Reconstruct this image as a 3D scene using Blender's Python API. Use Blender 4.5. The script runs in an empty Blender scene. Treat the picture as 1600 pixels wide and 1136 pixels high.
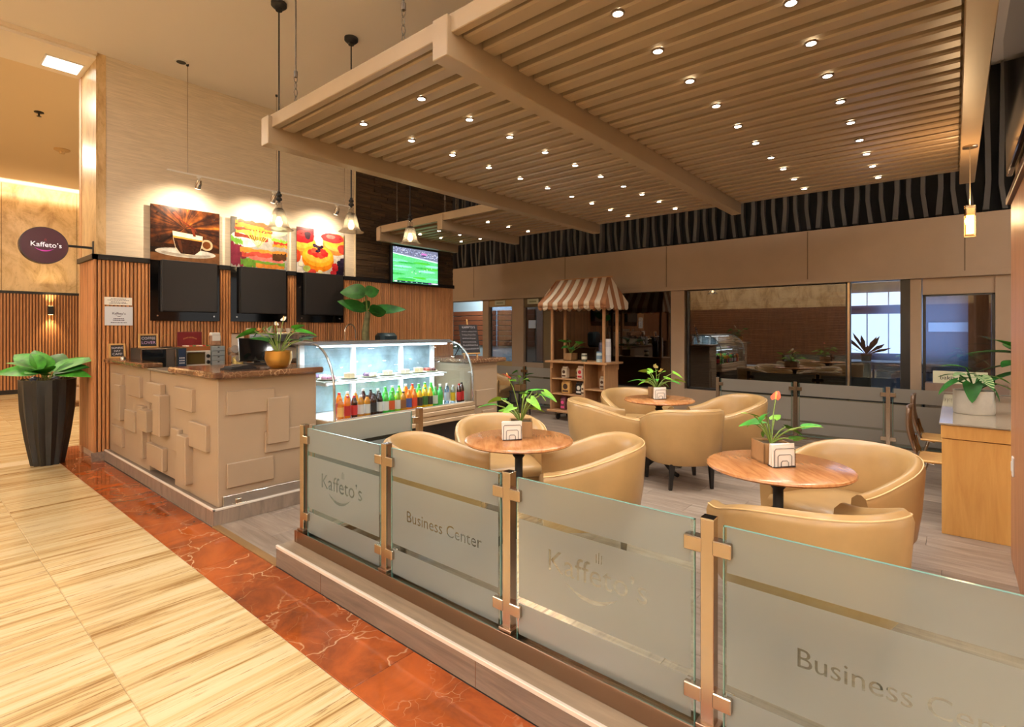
import bpy, math, random
from mathutils import Vector, Matrix
from mathutils.geometry import delaunay_2d_cdt

random.seed(7)
SC = bpy.context.scene
COL = SC.collection
PI = math.pi

# ------------------------------------------------------------------ camera, world, exposure
YAW = 49.86
cam_d = bpy.data.cameras.new('camera')
cam_d.sensor_width = 36.0
cam_d.lens = 819.7 / 1600.0 * 36.0
cam_d.shift_y = -(568.0 - 515.3) / 1600.0
cam_d.clip_start = 0.05
cam = bpy.data.objects.new('camera', cam_d)
cam.location = (0, 0, 1.47)
cam.rotation_euler = (PI / 2, 0, -math.radians(YAW))
COL.objects.link(cam)
SC.camera = cam
world = bpy.data.worlds.new('world')
SC.world = world
world.use_nodes = True
bg = world.node_tree.nodes['Background']
bg.inputs[0].default_value = (1.0, 0.94, 0.88, 1)
bg.inputs[1].default_value = 0.75
SC.view_settings.view_transform = 'Standard'
SC.view_settings.look = 'None'
SC.view_settings.gamma = 1.0
SC.view_settings.use_curve_mapping = False
SC.view_settings.exposure = 0.12
SC.cycles.use_denoising = True
SC.cycles.max_bounces = 10
SC.cycles.transparent_max_bounces = 24
SC.cycles.transmission_bounces = 8
SC.cycles.sample_clamp_indirect = 6.0
SC.cycles.caustics_reflective = False
SC.cycles.caustics_refractive = False
SC.cycles.blur_glossy = 0.5

def area_light(name, loc, sx, sy, power, col, rot=(0, 0, 0), parent=None, spread=PI):
    d = bpy.data.lights.new(name, 'AREA')
    d.shape = 'RECTANGLE'; d.size = sx; d.size_y = sy; d.energy = power; d.color = col; d.spread = spread
    o = bpy.data.objects.new(name, d); o.location = loc; o.rotation_euler = rot
    COL.objects.link(o)
    if parent: o.parent = parent
    return o

def spot_light(name, loc, power, col, angle=100, blend=0.8, rot=(0, 0, 0), parent=None, r=0.03):
    d = bpy.data.lights.new(name, 'SPOT')
    d.energy = power; d.color = col; d.spot_size = math.radians(angle); d.spot_blend = blend; d.shadow_soft_size = r
    o = bpy.data.objects.new(name, d); o.location = loc; o.rotation_euler = rot
    COL.objects.link(o)
    if parent: o.parent = parent
    return o

def point_light(name, loc, power, col, parent=None, r=0.02):
    d = bpy.data.lights.new(name, 'POINT')
    d.energy = power; d.color = col; d.shadow_soft_size = r
    o = bpy.data.objects.new(name, d); o.location = loc
    COL.objects.link(o)
    if parent: o.parent = parent
    return o

WARM = (1.0, 0.85, 0.63)
NEUT = (1.0, 0.975, 0.91)
COOL = (0.955, 0.985, 1.0)
SKYL = (0.90, 0.965, 1.0)
P_HALL, P_DOWN, P_TRACK, P_PEND = 42.0, 22.0, 55.0, 8.0
# rows of recessed ceiling panels over the hall (the lobby's own lamps)
HALL_LAMPS = [(-1.2, 1.6), (-1.2, 4.6), (-1.2, -1.6), (-4.2, 1.6), (-4.2, 4.6), (-4.2, -1.6), (-1.2, -4.4), (-4.2, 7.6), (0.9, -.8), (4.4, -3.4)]
for hx, hy in HALL_LAMPS:
    area_light('hall_lamp', (hx, hy, 4.545), 0.6, 0.6, P_HALL, COOL)
for hx, hy in [(0.3, 9.6), (0.3, 12.6), (2.6, 11.2)]:
    area_light('hall_lamp', (hx, hy, 4.76), 0.6, 0.6, 100.0, WARM)
# unseen fill strips along the lobby walls, added to brighten the ceiling
area_light('ceiling_fill', (-6.7, 2.5, 3.7), .2, 15.0, 1250.0, SKYL, rot=(0, -PI * .88, 0), spread=2.1)
area_light('ceiling_fill', (-1.5, -5.7, 3.7), 9.0, .2, 760.0, SKYL, rot=(PI * .88, 0, 0), spread=2.1)

# ------------------------------------------------------------------ helpers
def lin(c):
    out = []
    for x in c[:3]:
        x = x / 255.0
        out.append(x / 12.92 if x <= 0.04045 else ((x + 0.055) / 1.055) ** 2.4)
    return (out[0], out[1], out[2], 1.0)

class MB:
    def __init__(s): s.v = []; s.f = []; s.c = []
    def add(s, vs, fs, col=None):
        n = len(s.v); s.v += [tuple(p) for p in vs]
        for f in fs: s.f.append(tuple(i + n for i in f)); s.c.append(col)
        return s
    def box(s, a, b, col=None):
        x0, y0, z0 = a; x1, y1, z1 = b
        return s.add([(x0,y0,z0),(x1,y0,z0),(x1,y1,z0),(x0,y1,z0),(x0,y0,z1),(x1,y0,z1),(x1,y1,z1),(x0,y1,z1)],
                     [(0,3,2,1),(4,5,6,7),(0,1,5,4),(1,2,6,5),(2,3,7,6),(3,0,4,7)], col)
    def bev(s, a, b, r, col=None):
        "box with chamfered edges"
        lo = Vector(a); hi = Vector(b); c = (lo + hi) / 2; h = (hi - lo) / 2
        r = min(r, h.x * .9, h.y * .9, h.z * .9)
        vs = []; idx = {}
        for sx in (-1, 1):
            for sy in (-1, 1):
                for sz in (-1, 1):
                    for ax in range(3):
                        p = [sx * (h.x - r), sy * (h.y - r), sz * (h.z - r)]
                        p[ax] = (sx, sy, sz)[ax] * h[ax]
                        idx[(sx, sy, sz, ax)] = len(vs); vs.append((c.x + p[0], c.y + p[1], c.z + p[2]))
        fs = []
        def face(keys):
            ids = [idx[k] for k in keys]
            ctr = Vector((0, 0, 0))
            for i in ids: ctr += Vector(vs[i])
            ctr /= len(ids)
            n = (Vector(vs[ids[1]]) - Vector(vs[ids[0]])).cross(Vector(vs[ids[2]]) - Vector(vs[ids[0]]))
            if n.dot(ctr - c) < 0: ids.reverse()
            fs.append(tuple(ids))
        for ax in range(3):
            o = [i for i in range(3) if i != ax]
            for sg in (-1, 1):
                ks = []
                for q in ((-1,-1),(1,-1),(1,1),(-1,1)):
                    k = [0,0,0]; k[ax] = sg; k[o[0]] = q[0]; k[o[1]] = q[1]; ks.append((*k, ax))
                face(ks)
            for q in ((-1,-1),(1,-1),(1,1),(-1,1)):
                k0 = [0,0,0]; k0[o[0]] = q[0]; k0[o[1]] = q[1]
                a0 = k0[:]; a0[ax] = -1; a1 = k0[:]; a1[ax] = 1
                face([(*a0, o[0]), (*a1, o[0]), (*a1, o[1]), (*a0, o[1])])
        for sx in (-1, 1):
            for sy in (-1, 1):
                for sz in (-1, 1): face([(sx, sy, sz, 0), (sx, sy, sz, 1), (sx, sy, sz, 2)])
        return s.add(vs, fs, col)
    def lathe(s, prof, seg=24, c=(0, 0, 0), col=None, closed=False):
        n = len(prof); vs = []
        for k in range(seg):
            t = 2 * PI * k / seg
            for r, z in prof: vs.append((c[0] + r * math.cos(t), c[1] + r * math.sin(t), c[2] + z))
        fs = []
        for k in range(seg):
            k2 = (k + 1) % seg
            for i in range(n - 1): fs.append((k * n + i, k2 * n + i, k2 * n + i + 1, k * n + i + 1))
        if not closed:
            if prof[0][0] > 1e-6: fs.append(tuple(k * n for k in reversed(range(seg))))
            if prof[-1][0] > 1e-6: fs.append(tuple(k * n + n - 1 for k in range(seg)))
        return s.add(vs, fs, col)
    def cyl(s, a, b, r, seg=12, r2=None, col=None):
        return s.tube([a, b], r, seg, col, [r, r if r2 is None else r2])
    def tube(s, pts, r, seg=8, col=None, rs=None, cap=True):
        pts = [Vector(p) for p in pts]; n = len(pts); vs = []
        up = None
        for i, p in enumerate(pts):
            d = (pts[min(i + 1, n - 1)] - pts[max(i - 1, 0)]).normalized()
            if up is None:
                up = Vector((0, 0, 1)) if abs(d.z) < .9 else Vector((1, 0, 0))
            u = d.cross(up).normalized(); w = u.cross(d).normalized(); up = w
            rr = rs[i] if rs else r
            for k in range(seg):
                t = 2 * PI * k / seg
                vs.append(p + u * (rr * math.cos(t)) + w * (rr * math.sin(t)))
        fs = []
        for i in range(n - 1):
            for k in range(seg):
                k2 = (k + 1) % seg
                fs.append((i * seg + k, i * seg + k2, (i + 1) * seg + k2, (i + 1) * seg + k))
        if cap:
            fs.append(tuple(reversed(range(seg)))); fs.append(tuple((n - 1) * seg + k for k in range(seg)))
        return s.add(vs, fs, col)
    def prism(s, poly, axis, lo, hi, col=None):
        "extrude a 2-D polygon along axis (0,1,2); poly in the other two coordinates, in order"
        def P(p, h):
            q = list(p); q.insert(axis, h); return tuple(q)
        n = len(poly)
        vs = [P(p, lo) for p in poly] + [P(p, hi) for p in poly]
        fs = [tuple(reversed(range(n))), tuple(range(n, 2 * n))]
        fs += [(i, (i + 1) % n, n + (i + 1) % n, n + i) for i in range(n)]
        return s.add(vs, fs, col)
    def grid(s, rows, col=None, wrap=False):
        n = len(rows[0]); vs = [p for r in rows for p in r]; fs = []
        for i in range(len(rows) - 1):
            for j in range(n if wrap else n - 1):
                j2 = (j + 1) % n
                fs.append((i * n + j, i * n + j2, (i + 1) * n + j2, (i + 1) * n + j))
        return s.add(vs, fs, col)
    def xf(s, m):
        s.v = [tuple(m @ Vector(p)) for p in s.v]; return s
    def mesh(s, name, mat=None, smooth=0):
        me = bpy.data.meshes.new(name)
        me.from_pydata(s.v, [], s.f); me.update()
        import bmesh
        if any(c is not None for c in s.c):
            at = me.color_attributes.new('Col', 'FLOAT_COLOR', 'CORNER')
            k = 0
            for p in me.polygons:
                c = s.c[p.index]; c = lin(c) if c else (1, 1, 1, 1)
                for li in p.loop_indices: at.data[li].color = c
        elif len(s.f) > 1:
            bm = bmesh.new(); bm.from_mesh(me); bmesh.ops.recalc_face_normals(bm, faces=bm.faces); bm.to_mesh(me); bm.free()
        if mat: me.materials.append(mat)
        if smooth:
            me.polygons.foreach_set('use_smooth', [True] * len(me.polygons))
            me.set_sharp_from_angle(angle=math.radians(smooth))
        return me
    def build(s, name, mat, parent=None, smooth=0, loc=None, rot=None):
        o = bpy.data.objects.new(name, s.mesh(name, mat, smooth)); COL.objects.link(o)
        if parent: o.parent = parent
        if loc: o.location = loc
        if rot: o.rotation_euler = rot
        return o

def inst(name, me, parent=None, loc=(0, 0, 0), rot=(0, 0, 0)):
    o = bpy.data.objects.new(name, me); COL.objects.link(o)
    o.location = loc; o.rotation_euler = rot
    if parent: o.parent = parent
    return o

def tag(o, label=None, cat=None, group=None, kind=None):
    if label: o['label'] = label
    if cat: o['category'] = cat
    if group: o['group'] = group
    if kind: o['kind'] = kind
    return o

def thing(name, label, cat, loc=(0, 0, 0), rz=0.0, group=None, kind=None):
    o = bpy.data.objects.new(name, None); COL.objects.link(o)
    o.empty_display_size = .05
    o.location = loc; o.rotation_euler = (0, 0, rz)
    return tag(o, label, cat, group, kind)

def struct(o, label=None):
    o['kind'] = 'structure'
    if label: o['label'] = label
    return o

def copy_tree(o, parent=None):
    c = o.copy(); COL.objects.link(c); c.parent = parent
    for ch in list(o.children): copy_tree(ch, c)
    return c

# ------------------------------------------------------------------ materials
MATS = {}
def nodes(name):
    m = bpy.data.materials.new(name); m.use_nodes = True
    nt = m.node_tree; b = nt.nodes['Principled BSDF']
    return m, nt, b
def N(nt, typ, **kw):
    n = nt.nodes.new(typ)
    for k, v in kw.items():
        if k in n.inputs.keys(): n.inputs[k].default_value = v
        else: setattr(n, k, v)
    return n
def coords(nt, scale=(1, 1, 1), rnd=True, world=False):
    if world:
        g = N(nt, 'ShaderNodeNewGeometry'); src = g.outputs['Position']
    else:
        src = N(nt, 'ShaderNodeTexCoord').outputs['Object']
    if rnd:
        oi = N(nt, 'ShaderNodeObjectInfo')
        mu = N(nt, 'ShaderNodeMath', operation='MULTIPLY'); mu.inputs[1].default_value = 37.0
        nt.links.new(oi.outputs['Random'], mu.inputs[0])
        va = N(nt, 'ShaderNodeVectorMath', operation='ADD')
        nt.links.new(src, va.inputs[0]); nt.links.new(mu.outputs[0], va.inputs[1]); src = va.outputs[0]
    mp = N(nt, 'ShaderNodeMapping'); mp.inputs['Scale'].default_value = scale
    nt.links.new(src, mp.inputs['Vector'])
    return mp.outputs[0]
def ramp(nt, fac, stops):
    r = N(nt, 'ShaderNodeValToRGB'); e = r.color_ramp.elements
    while len(e) < len(stops): e.new(0.5)
    for i, (p, c) in enumerate(stops): e[i].position = p; e[i].color = lin(c)
    nt.links.new(fac, r.inputs[0]); return r.outputs[0]
def mixc(nt, fac, a, b, mode='MIX'):
    m = N(nt, 'ShaderNodeMix', data_type='RGBA', blend_type=mode)
    for s, v in ((0, fac), (6, a), (7, b)):
        if hasattr(v, 'is_output'): nt.links.new(v, m.inputs[s])
        else: m.inputs[s].default_value = v
    return m.outputs[2]
def bump(nt, b, h, strength=.2, dist=.01):
    n = N(nt, 'ShaderNodeBump'); n.inputs['Strength'].default_value = strength; n.inputs['Distance'].default_value = dist
    nt.links.new(h, n.inputs['Height']); nt.links.new(n.outputs[0], b.inputs['Normal'])

def mat(name, c, rough=.5, metal=0.0, var=.0, scale=6.0, st=(1, 1, 1), bmp=0.0, coat=0.0, spec=.5, em=None, es=1.0, rnd=0.0):
    if name in MATS: return MATS[name]
    m, nt, b = nodes(name)
    b.inputs['Base Color'].default_value = lin(c); b.inputs['Roughness'].default_value = rough
    b.inputs['Metallic'].default_value = metal; b.inputs['Specular IOR Level'].default_value = spec
    b.inputs['Coat Weight'].default_value = coat; b.inputs['Coat Roughness'].default_value = .05
    if em: b.inputs['Emission Color'].default_value = lin(em); b.inputs['Emission Strength'].default_value = es
    if var or bmp:
        tx = N(nt, 'ShaderNodeTexNoise', Scale=scale, Detail=5.0, Roughness=.6)
        nt.links.new(coords(nt, st), tx.inputs['Vector'])
        if var:
            d = tuple(max(0, x * (1 - var)) for x in c); l = tuple(min(255, x * (1 + var)) for x in c)
            nt.links.new(ramp(nt, tx.outputs[0], [(.3, d), (.7, l)]), b.inputs['Base Color'])
        if bmp: bump(nt, b, tx.outputs[0], bmp)
    MATS[name] = m; return m

def wood(name, c1, c2, scale=3.0, st=(1, 1, 1), rough=.45, c3=None, bmp=.08, dist=1.2, coat=0.0, rndv=.25):
    m, nt, b = nodes(name)
    v = coords(nt, st)
    a = N(nt, 'ShaderNodeTexNoise', Scale=scale, Detail=6.0, Roughness=.65, Distortion=dist)
    nt.links.new(v, a.inputs['Vector'])
    stops = [(.28, c1), (.72, c2)] if not c3 else [(.25, c1), (.5, c2), (.75, c3)]
    col = ramp(nt, a.outputs[0], stops)
    oi = N(nt, 'ShaderNodeObjectInfo')
    mr = N(nt, 'ShaderNodeMapRange'); mr.inputs[3].default_value = 1 - rndv; mr.inputs[4].default_value = 1 + rndv * .4
    nt.links.new(oi.outputs['Random'], mr.inputs[0])
    hv = N(nt, 'ShaderNodeHueSaturation'); nt.links.new(col, hv.inputs['Color']); nt.links.new(mr.outputs[0], hv.inputs['Value'])
    nt.links.new(hv.outputs[0], b.inputs['Base Color'])
    b.inputs['Roughness'].default_value = rough; b.inputs['Coat Weight'].default_value = coat; b.inputs['Coat Roughness'].default_value = .1
    bump(nt, b, a.outputs[0], bmp, .004)
    MATS[name] = m; return m

def emis(name, c, s):
    if name in MATS: return MATS[name]
    m = bpy.data.materials.new(name); m.use_nodes = True; nt = m.node_tree
    nt.nodes.remove(nt.nodes['Principled BSDF'])
    e = N(nt, 'ShaderNodeEmission'); e.inputs[0].default_value = lin(c); e.inputs[1].default_value = s
    nt.links.new(e.outputs[0], nt.nodes['Material Output'].inputs[0]); MATS[name] = m; return m

def glass(name, tint=(240, 248, 246), refl=.05, rough=0.0, fres=1.0):
    m = bpy.data.materials.new(name); m.use_nodes = True; nt = m.node_tree
    nt.nodes.remove(nt.nodes['Principled BSDF'])
    t = N(nt, 'ShaderNodeBsdfTransparent'); t.inputs[0].default_value = lin(tint)
    g = N(nt, 'ShaderNodeBsdfGlossy'); g.inputs['Roughness'].default_value = rough; g.inputs[0].default_value = (1, 1, 1, 1)
    f = N(nt, 'ShaderNodeFresnel'); f.inputs[0].default_value = 1.45
    a = N(nt, 'ShaderNodeMath', operation='MULTIPLY_ADD'); a.inputs[1].default_value = fres; a.inputs[2].default_value = refl
    a.use_clamp = True
    nt.links.new(f.outputs[0], a.inputs[0])
    x = N(nt, 'ShaderNodeMixShader'); nt.links.new(a.outputs[0], x.inputs[0]); nt.links.new(t.outputs[0], x.inputs[1]); nt.links.new(g.outputs[0], x.inputs[2])
    nt.links.new(x.outputs[0], nt.nodes['Material Output'].inputs[0]); MATS[name] = m; return m

def bell_glass(name):
    m = glass(name, (252, 250, 246), .03, .0, fres=.6); nt = m.node_tree
    out = nt.nodes['Material Output']; src = out.inputs[0].links[0].from_socket
    tr = N(nt, 'ShaderNodeBsdfTranslucent'); tr.inputs[0].default_value = (1, .95, .9, 1)
    x = N(nt, 'ShaderNodeMixShader'); x.inputs[0].default_value = .22
    nt.links.new(src, x.inputs[1]); nt.links.new(tr.outputs[0], x.inputs[2]); nt.links.new(x.outputs[0], out.inputs[0]); return m

def frosted(name, tint, rough=.35, diff=.25, dcol=(225, 232, 230)):
    m = bpy.data.materials.new(name); m.use_nodes = True; nt = m.node_tree
    nt.nodes.remove(nt.nodes['Principled BSDF'])
    g = N(nt, 'ShaderNodeBsdfGlass'); g.inputs['Color'].default_value = lin(tint); g.inputs['Roughness'].default_value = rough; g.inputs['IOR'].default_value = 1.25
    d = N(nt, 'ShaderNodeBsdfDiffuse'); d.inputs[0].default_value = lin(dcol)
    tr = N(nt, 'ShaderNodeBsdfTranslucent'); tr.inputs[0].default_value = lin(dcol)
    x1 = N(nt, 'ShaderNodeMixShader'); x1.inputs[0].default_value = .5
    nt.links.new(d.outputs[0], x1.inputs[1]); nt.links.new(tr.outputs[0], x1.inputs[2])
    x = N(nt, 'ShaderNodeMixShader'); x.inputs[0].default_value = diff
    nt.links.new(g.outputs[0], x.inputs[1]); nt.links.new(x1.outputs[0], x.inputs[2])
    nt.links.new(x.outputs[0], nt.nodes['Material Output'].inputs[0]); MATS[name] = m; return m

def printed(name, rough=.35, em=0.0, noise=0.0, nscale=30.0):
    "flat print: colours come from the mesh's own colour attribute"
    m, nt, b = nodes(name)
    at = N(nt, 'ShaderNodeAttribute'); at.attribute_name = 'Col'; col = at.outputs['Color']
    if noise:
        tx = N(nt, 'ShaderNodeTexNoise', Scale=nscale, Detail=4.0, Roughness=.65); nt.links.new(coords(nt, rnd=False), tx.inputs['Vector'])
        g = ramp(nt, tx.outputs[0], [(.3, (int(255 * (1 - noise)),) * 3), (.68, (255, 255, 255))])
        col = mixc(nt, 1.0, col, g, 'MULTIPLY')
    nt.links.new(col, b.inputs['Base Color']); b.inputs['Roughness'].default_value = rough
    if em:
        nt.links.new(col, b.inputs['Emission Color']); b.inputs['Emission Strength'].default_value = em
    MATS[name] = m; return m

def travertine(name, light, mid, dark, st, rough=.12, world=True, pitf=.75):
    m, nt, b = nodes(name)
    v = coords(nt, st, rnd=True, world=world)
    a = N(nt, 'ShaderNodeTexNoise', Scale=1.0, Detail=8.0, Roughness=.7, Distortion=.8)
    nt.links.new(v, a.inputs['Vector'])
    c = ramp(nt, a.outputs[0], [(.34, dark), (.45, mid), (.56, light), (.72, tuple(min(255, x + 10) for x in light))])
    v2 = coords(nt, (st[0] * 6, st[1] * 5, st[2] * 5), rnd=True, world=world)
    s = N(nt, 'ShaderNodeTexNoise', Scale=1.0, Detail=6.0, Roughness=.75); nt.links.new(v2, s.inputs['Vector'])
    pit = ramp(nt, s.outputs[0], [(.36, (150, 118, 78)), (.43, (255, 255, 255))])
    nt.links.new(mixc(nt, pitf, c, pit, 'MULTIPLY'), b.inputs['Base Color'])
    b.inputs['Roughness'].default_value = rough; b.inputs['Specular IOR Level'].default_value = .5
    MATS[name] = m; return m

def marble(name, base, base2, vein, vscale=2.2, rough=.07, world=True, thr=.028, fine=0.0):
    m, nt, b = nodes(name)
    v = coords(nt, (1, 1, 1), rnd=True, world=world)
    a = N(nt, 'ShaderNodeTexNoise', Scale=2.6, Detail=7.0, Roughness=.65, Distortion=.6); nt.links.new(v, a.inputs['Vector'])
    c = ramp(nt, a.outputs[0], [(.3, base2), (.65, base)])
    dn = N(nt, 'ShaderNodeTexNoise', Scale=3.0, Detail=4.0); nt.links.new(v, dn.inputs['Vector'])
    va = N(nt, 'ShaderNodeVectorMath', operation='MULTIPLY_ADD'); va.inputs[1].default_value = (.45, .45, .45)
    nt.links.new(dn.outputs['Color'], va.inputs[0]); nt.links.new(v, va.inputs[2])
    vo = N(nt, 'ShaderNodeTexVoronoi', Scale=vscale, feature='DISTANCE_TO_EDGE'); nt.links.new(va.outputs[0], vo.inputs['Vector'])
    ve = ramp(nt, vo.outputs['Distance'], [(0.0, (255, 255, 255)), (thr, (0, 0, 0))])
    mk = N(nt, 'ShaderNodeTexNoise', Scale=1.7, Detail=2.0); nt.links.new(v, mk.inputs['Vector'])
    mkr = ramp(nt, mk.outputs[0], [(.42, (0, 0, 0)), (.62, (235, 235, 235))])
    f = mixc(nt, 1.0, ve, mkr, 'MULTIPLY')
    if fine:
        vo2 = N(nt, 'ShaderNodeTexVoronoi', Scale=fine, feature='DISTANCE_TO_EDGE'); nt.links.new(va.outputs[0], vo2.inputs['Vector'])
        ve2 = ramp(nt, vo2.outputs['Distance'], [(0.0, (190, 190, 190)), (.014, (0, 0, 0))])
        mk2 = N(nt, 'ShaderNodeTexNoise', Scale=2.9, Detail=2.0); nt.links.new(va.outputs[0], mk2.inputs['Vector'])
        f = mixc(nt, 1.0, f, mixc(nt, 1.0, ve2, ramp(nt, mk2.outputs[0], [(.5, (0, 0, 0)), (.66, (230, 230, 230))]), 'MULTIPLY'), 'ADD')
    rgb = N(nt, 'ShaderNodeRGBToBW'); nt.links.new(f, rgb.inputs[0])
    nt.links.new(mixc(nt, rgb.outputs[0], c, lin(vein)), b.inputs['Base Color'])
    b.inputs['Roughness'].default_value = rough
    MATS[name] = m; return m

M_trav = travertine('travertine', (218, 196, 152), (204, 174, 122), (146, 108, 60), (.5, 12.0, 1), rough=.17)
M_travwall = travertine('travertine_wall', (222, 192, 146), (205, 172, 124), (176, 142, 98), (3, 3, 1.6), rough=.3, pitf=.25)
M_red = marble('red_marble', (172, 84, 34), (100, 46, 22), (226, 192, 146), 2.8, thr=.016, fine=7.0)
M_stone = marble('brown_stone', (132, 94, 66), (74, 48, 34), (200, 166, 128), 16.0, rough=.1, thr=.07)
M_plank = wood('grey_wood_plank', (118, 100, 86), (172, 154, 138), 1.6, (9, .9, 9), .38, bmp=.03, rndv=.16)
M_stepwood = wood('step_wood', (98, 82, 70), (142, 124, 108), 1.8, (9, .8, 9), .42, bmp=.04, rndv=.1)
M_stepwood_x = wood('step_wood_cross', (104, 88, 76), (148, 130, 114), 1.8, (5, 5, 1.2), .42, bmp=.04, rndv=.1)
M_slat = wood('slat_wood', (176, 112, 64), (214, 152, 98), 2.2, (10, 10, 1.0), .42, rndv=.3)
M_slatback = mat('slat_back', (104, 62, 34), .8)
M_white_edge = mat('edge_trim', (226, 214, 200), .35)
M_beige = mat('beige_paint', (176, 148, 118), .42, var=.03, scale=2)
M_beige_f = mat('fascia_paint', (172, 148, 124), .5, var=.03, scale=1.2)
M_perg = mat('pergola_paint', (160, 139, 112), .36, var=.03, scale=2)
M_ceil = mat('ceiling_paint', (242, 234, 226), .8)
M_ceil2 = mat('ceiling_warm', (236, 214, 180), .8)
M_wallpaper = mat('wallpaper', (220, 204, 182), .75, var=.06, scale=5, st=(1, 1, 22), bmp=.12)
M_black = mat('black_metal', (22, 21, 22), .35)
M_blackmatte = mat('black_matte', (24, 23, 24), .6)
M_blackgloss = mat('black_gloss', (8, 9, 11), .06)
M_chrome = mat('chrome', (205, 200, 194), .12, 1.0)
M_steel = mat('brushed_steel', (184, 166, 146), .24, 1.0)
M_bsteel = mat('bronze_steel', (150, 122, 100), .28, 1.0)
M_leather = mat('tan_leather', (170, 134, 86), .33, var=.05, scale=3, bmp=.03)
M_leg = mat('black_leg', (26, 22, 20), .4)
M_tabletop = wood('table_wood', (156, 96, 52), (204, 142, 90), 2.0, (1.5, 9, 3), .22, coat=.25, rndv=.05)
M_glass = glass('clear_glass', (238, 246, 244), .015, fres=.8)
M_glass_edge = mat('glass_edge', (120, 156, 144), .15)
M_frost = frosted('frosted_film', (252, 252, 250), .27, .32, (234, 238, 236))
M_frost_dark = frosted('frosted_film_dark', (236, 230, 222), .26, .60, (214, 206, 194))
M_leaf = mat('leaf_green', (62, 136, 40), .45, spec=.2, var=.28, scale=8)
M_leafdark = mat('leaf_dark', (38, 92, 34), .45, spec=.2, var=.25, scale=8)
M_leafbright = mat('leaf_bright', (120, 172, 52), .45, spec=.2, var=.2, scale=9)
M_stem = mat('stem_green', (120, 140, 60), .5)
M_soil = mat('soil', (74, 58, 36), .95, var=.4, scale=40, bmp=.6)
M_white = mat('white_plastic', (236, 232, 226), .35)
M_paper = mat('paper', (250, 246, 238), .8)
M_darkplank = wood('dark_plank', (52, 38, 24), (96, 72, 46), 2.4, (1.6, 9, 12), .6, rndv=.5)
M_fin = mat('fin_grey', (66, 62, 58), .6)
M_yellowwood = wood('honey_wood', (208, 150, 78), (230, 178, 102), 1.5, (7, 7, .7), .38, bmp=.02, rndv=.05)
M_cartwood = wood('cart_wood', (170, 124, 82), (196, 150, 106), 2.0, (6, 1.2, 1.2), .5, bmp=.03, rndv=.06)
M_print = printed('print_ink', .3)
M_printn = printed('print_photo', .25, noise=.28, nscale=9)
M_screen = printed('screen_image', .3, em=1.6, noise=.25, nscale=40)

def text_eval(body, size, fill=True, align='CENTER', spacing=1.0, bold=0.0):
    cu = bpy.data.curves.new('lettering', 'FONT')
    cu.body = body; cu.size = size; cu.align_x = align; cu.align_y = 'CENTER'; cu.space_character = spacing
    cu.resolution_u = 3; cu.fill_mode = 'FRONT' if fill else 'NONE'; cu.offset = bold
    o = bpy.data.objects.new('lettering', cu); COL.objects.link(o)
    dg = bpy.context.evaluated_depsgraph_get()
    me = bpy.data.meshes.new_from_object(o.evaluated_get(dg))
    vs = [v.co.copy() for v in me.vertices]; es = [tuple(e.vertices) for e in me.edges]; fs = [tuple(p.vertices) for p in me.polygons]
    COL.objects.unlink(o); bpy.data.objects.remove(o); bpy.data.curves.remove(cu); bpy.data.meshes.remove(me)
    return vs, es, fs

def text_obj(name, body, size, m, parent, frame, spacing=1.0, fit=None, bold=0.0):
    "flat lettering; frame = (origin, right, up) vectors in the parent's coordinates"
    vs, es, fs = text_eval(body, size, True, spacing=spacing, bold=bold)
    o0, r, u = [Vector(q) for q in frame]
    k = 1.0
    if fit:
        xs = [v.x for v in vs]; k = fit / (max(xs) - min(xs))
    b = MB(); b.add([o0 + r * (v.x * k) + u * (v.y * k) for v in vs], fs)
    return b.build(name, m, parent)

def hsh(i, j=0):
    return (math.sin(i * 12.9898 + j * 78.233) * 43758.5453) % 1.0
# ------------------------------------------------------------------ the setting: floor
WY = 7.34          # face of the poster wall
BX = 8.2           # face of the shop front at the back
fl = struct(MB().box((-6, -5, -.2), (1.5, 18, -.004)).build('floor', mat('grout', (196, 170, 130), .6)))
xs = [-1.15, -.56, .03, .62, 1.21]
T_ME = MB().bev((0, 0, -.03), (.588, 1.178, 0), .003).mesh('travertine_tile', M_trav)
for i, x in enumerate(xs[:-1]):
    for k in range(-1, 7): inst('travertine_tile', T_ME, fl, (x + .001, -.5 + k * 1.18 + (.0 if i % 2 else .59), 0))
for i in range(9):
    for k in range(8): inst('travertine_tile', T_ME, fl, (-1.15 + i * .59 + .001, 7.76 + .25 + k * 1.18, 0))
R_ME = MB().bev((0, 0, -.03), (.333, .826, 0), .002).mesh('marble_tile', M_red)
for k in range(12): inst('marble_tile', R_ME, fl, (1.211, -1.43 + k * .83, 0.0005))
cf = struct(MB().box((1.5, -5, -.2), (14, 18, -.006)).build('floor_cafe', mat('plank_gap', (70, 58, 48), .7)))
PL_ME = MB().bev((0, 0, -.03), (.198, 1.198, 0), .0012).mesh('floor_plank', M_plank)
for i in range(33):
    for k in range(6):
        inst('floor_plank', PL_ME, cf, (1.556 + i * .2, -1.5 + k * 1.2 + (i * .43) % 1.2, 0))
struct(MB().bev((1.546, 3.23, -.02), (1.60, 4.225, .004), .003).build('trim_1', mat('brass_trim', (176, 140, 96), .3, .6)), 'brass threshold strip between the red marble and the grey planks')

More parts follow.
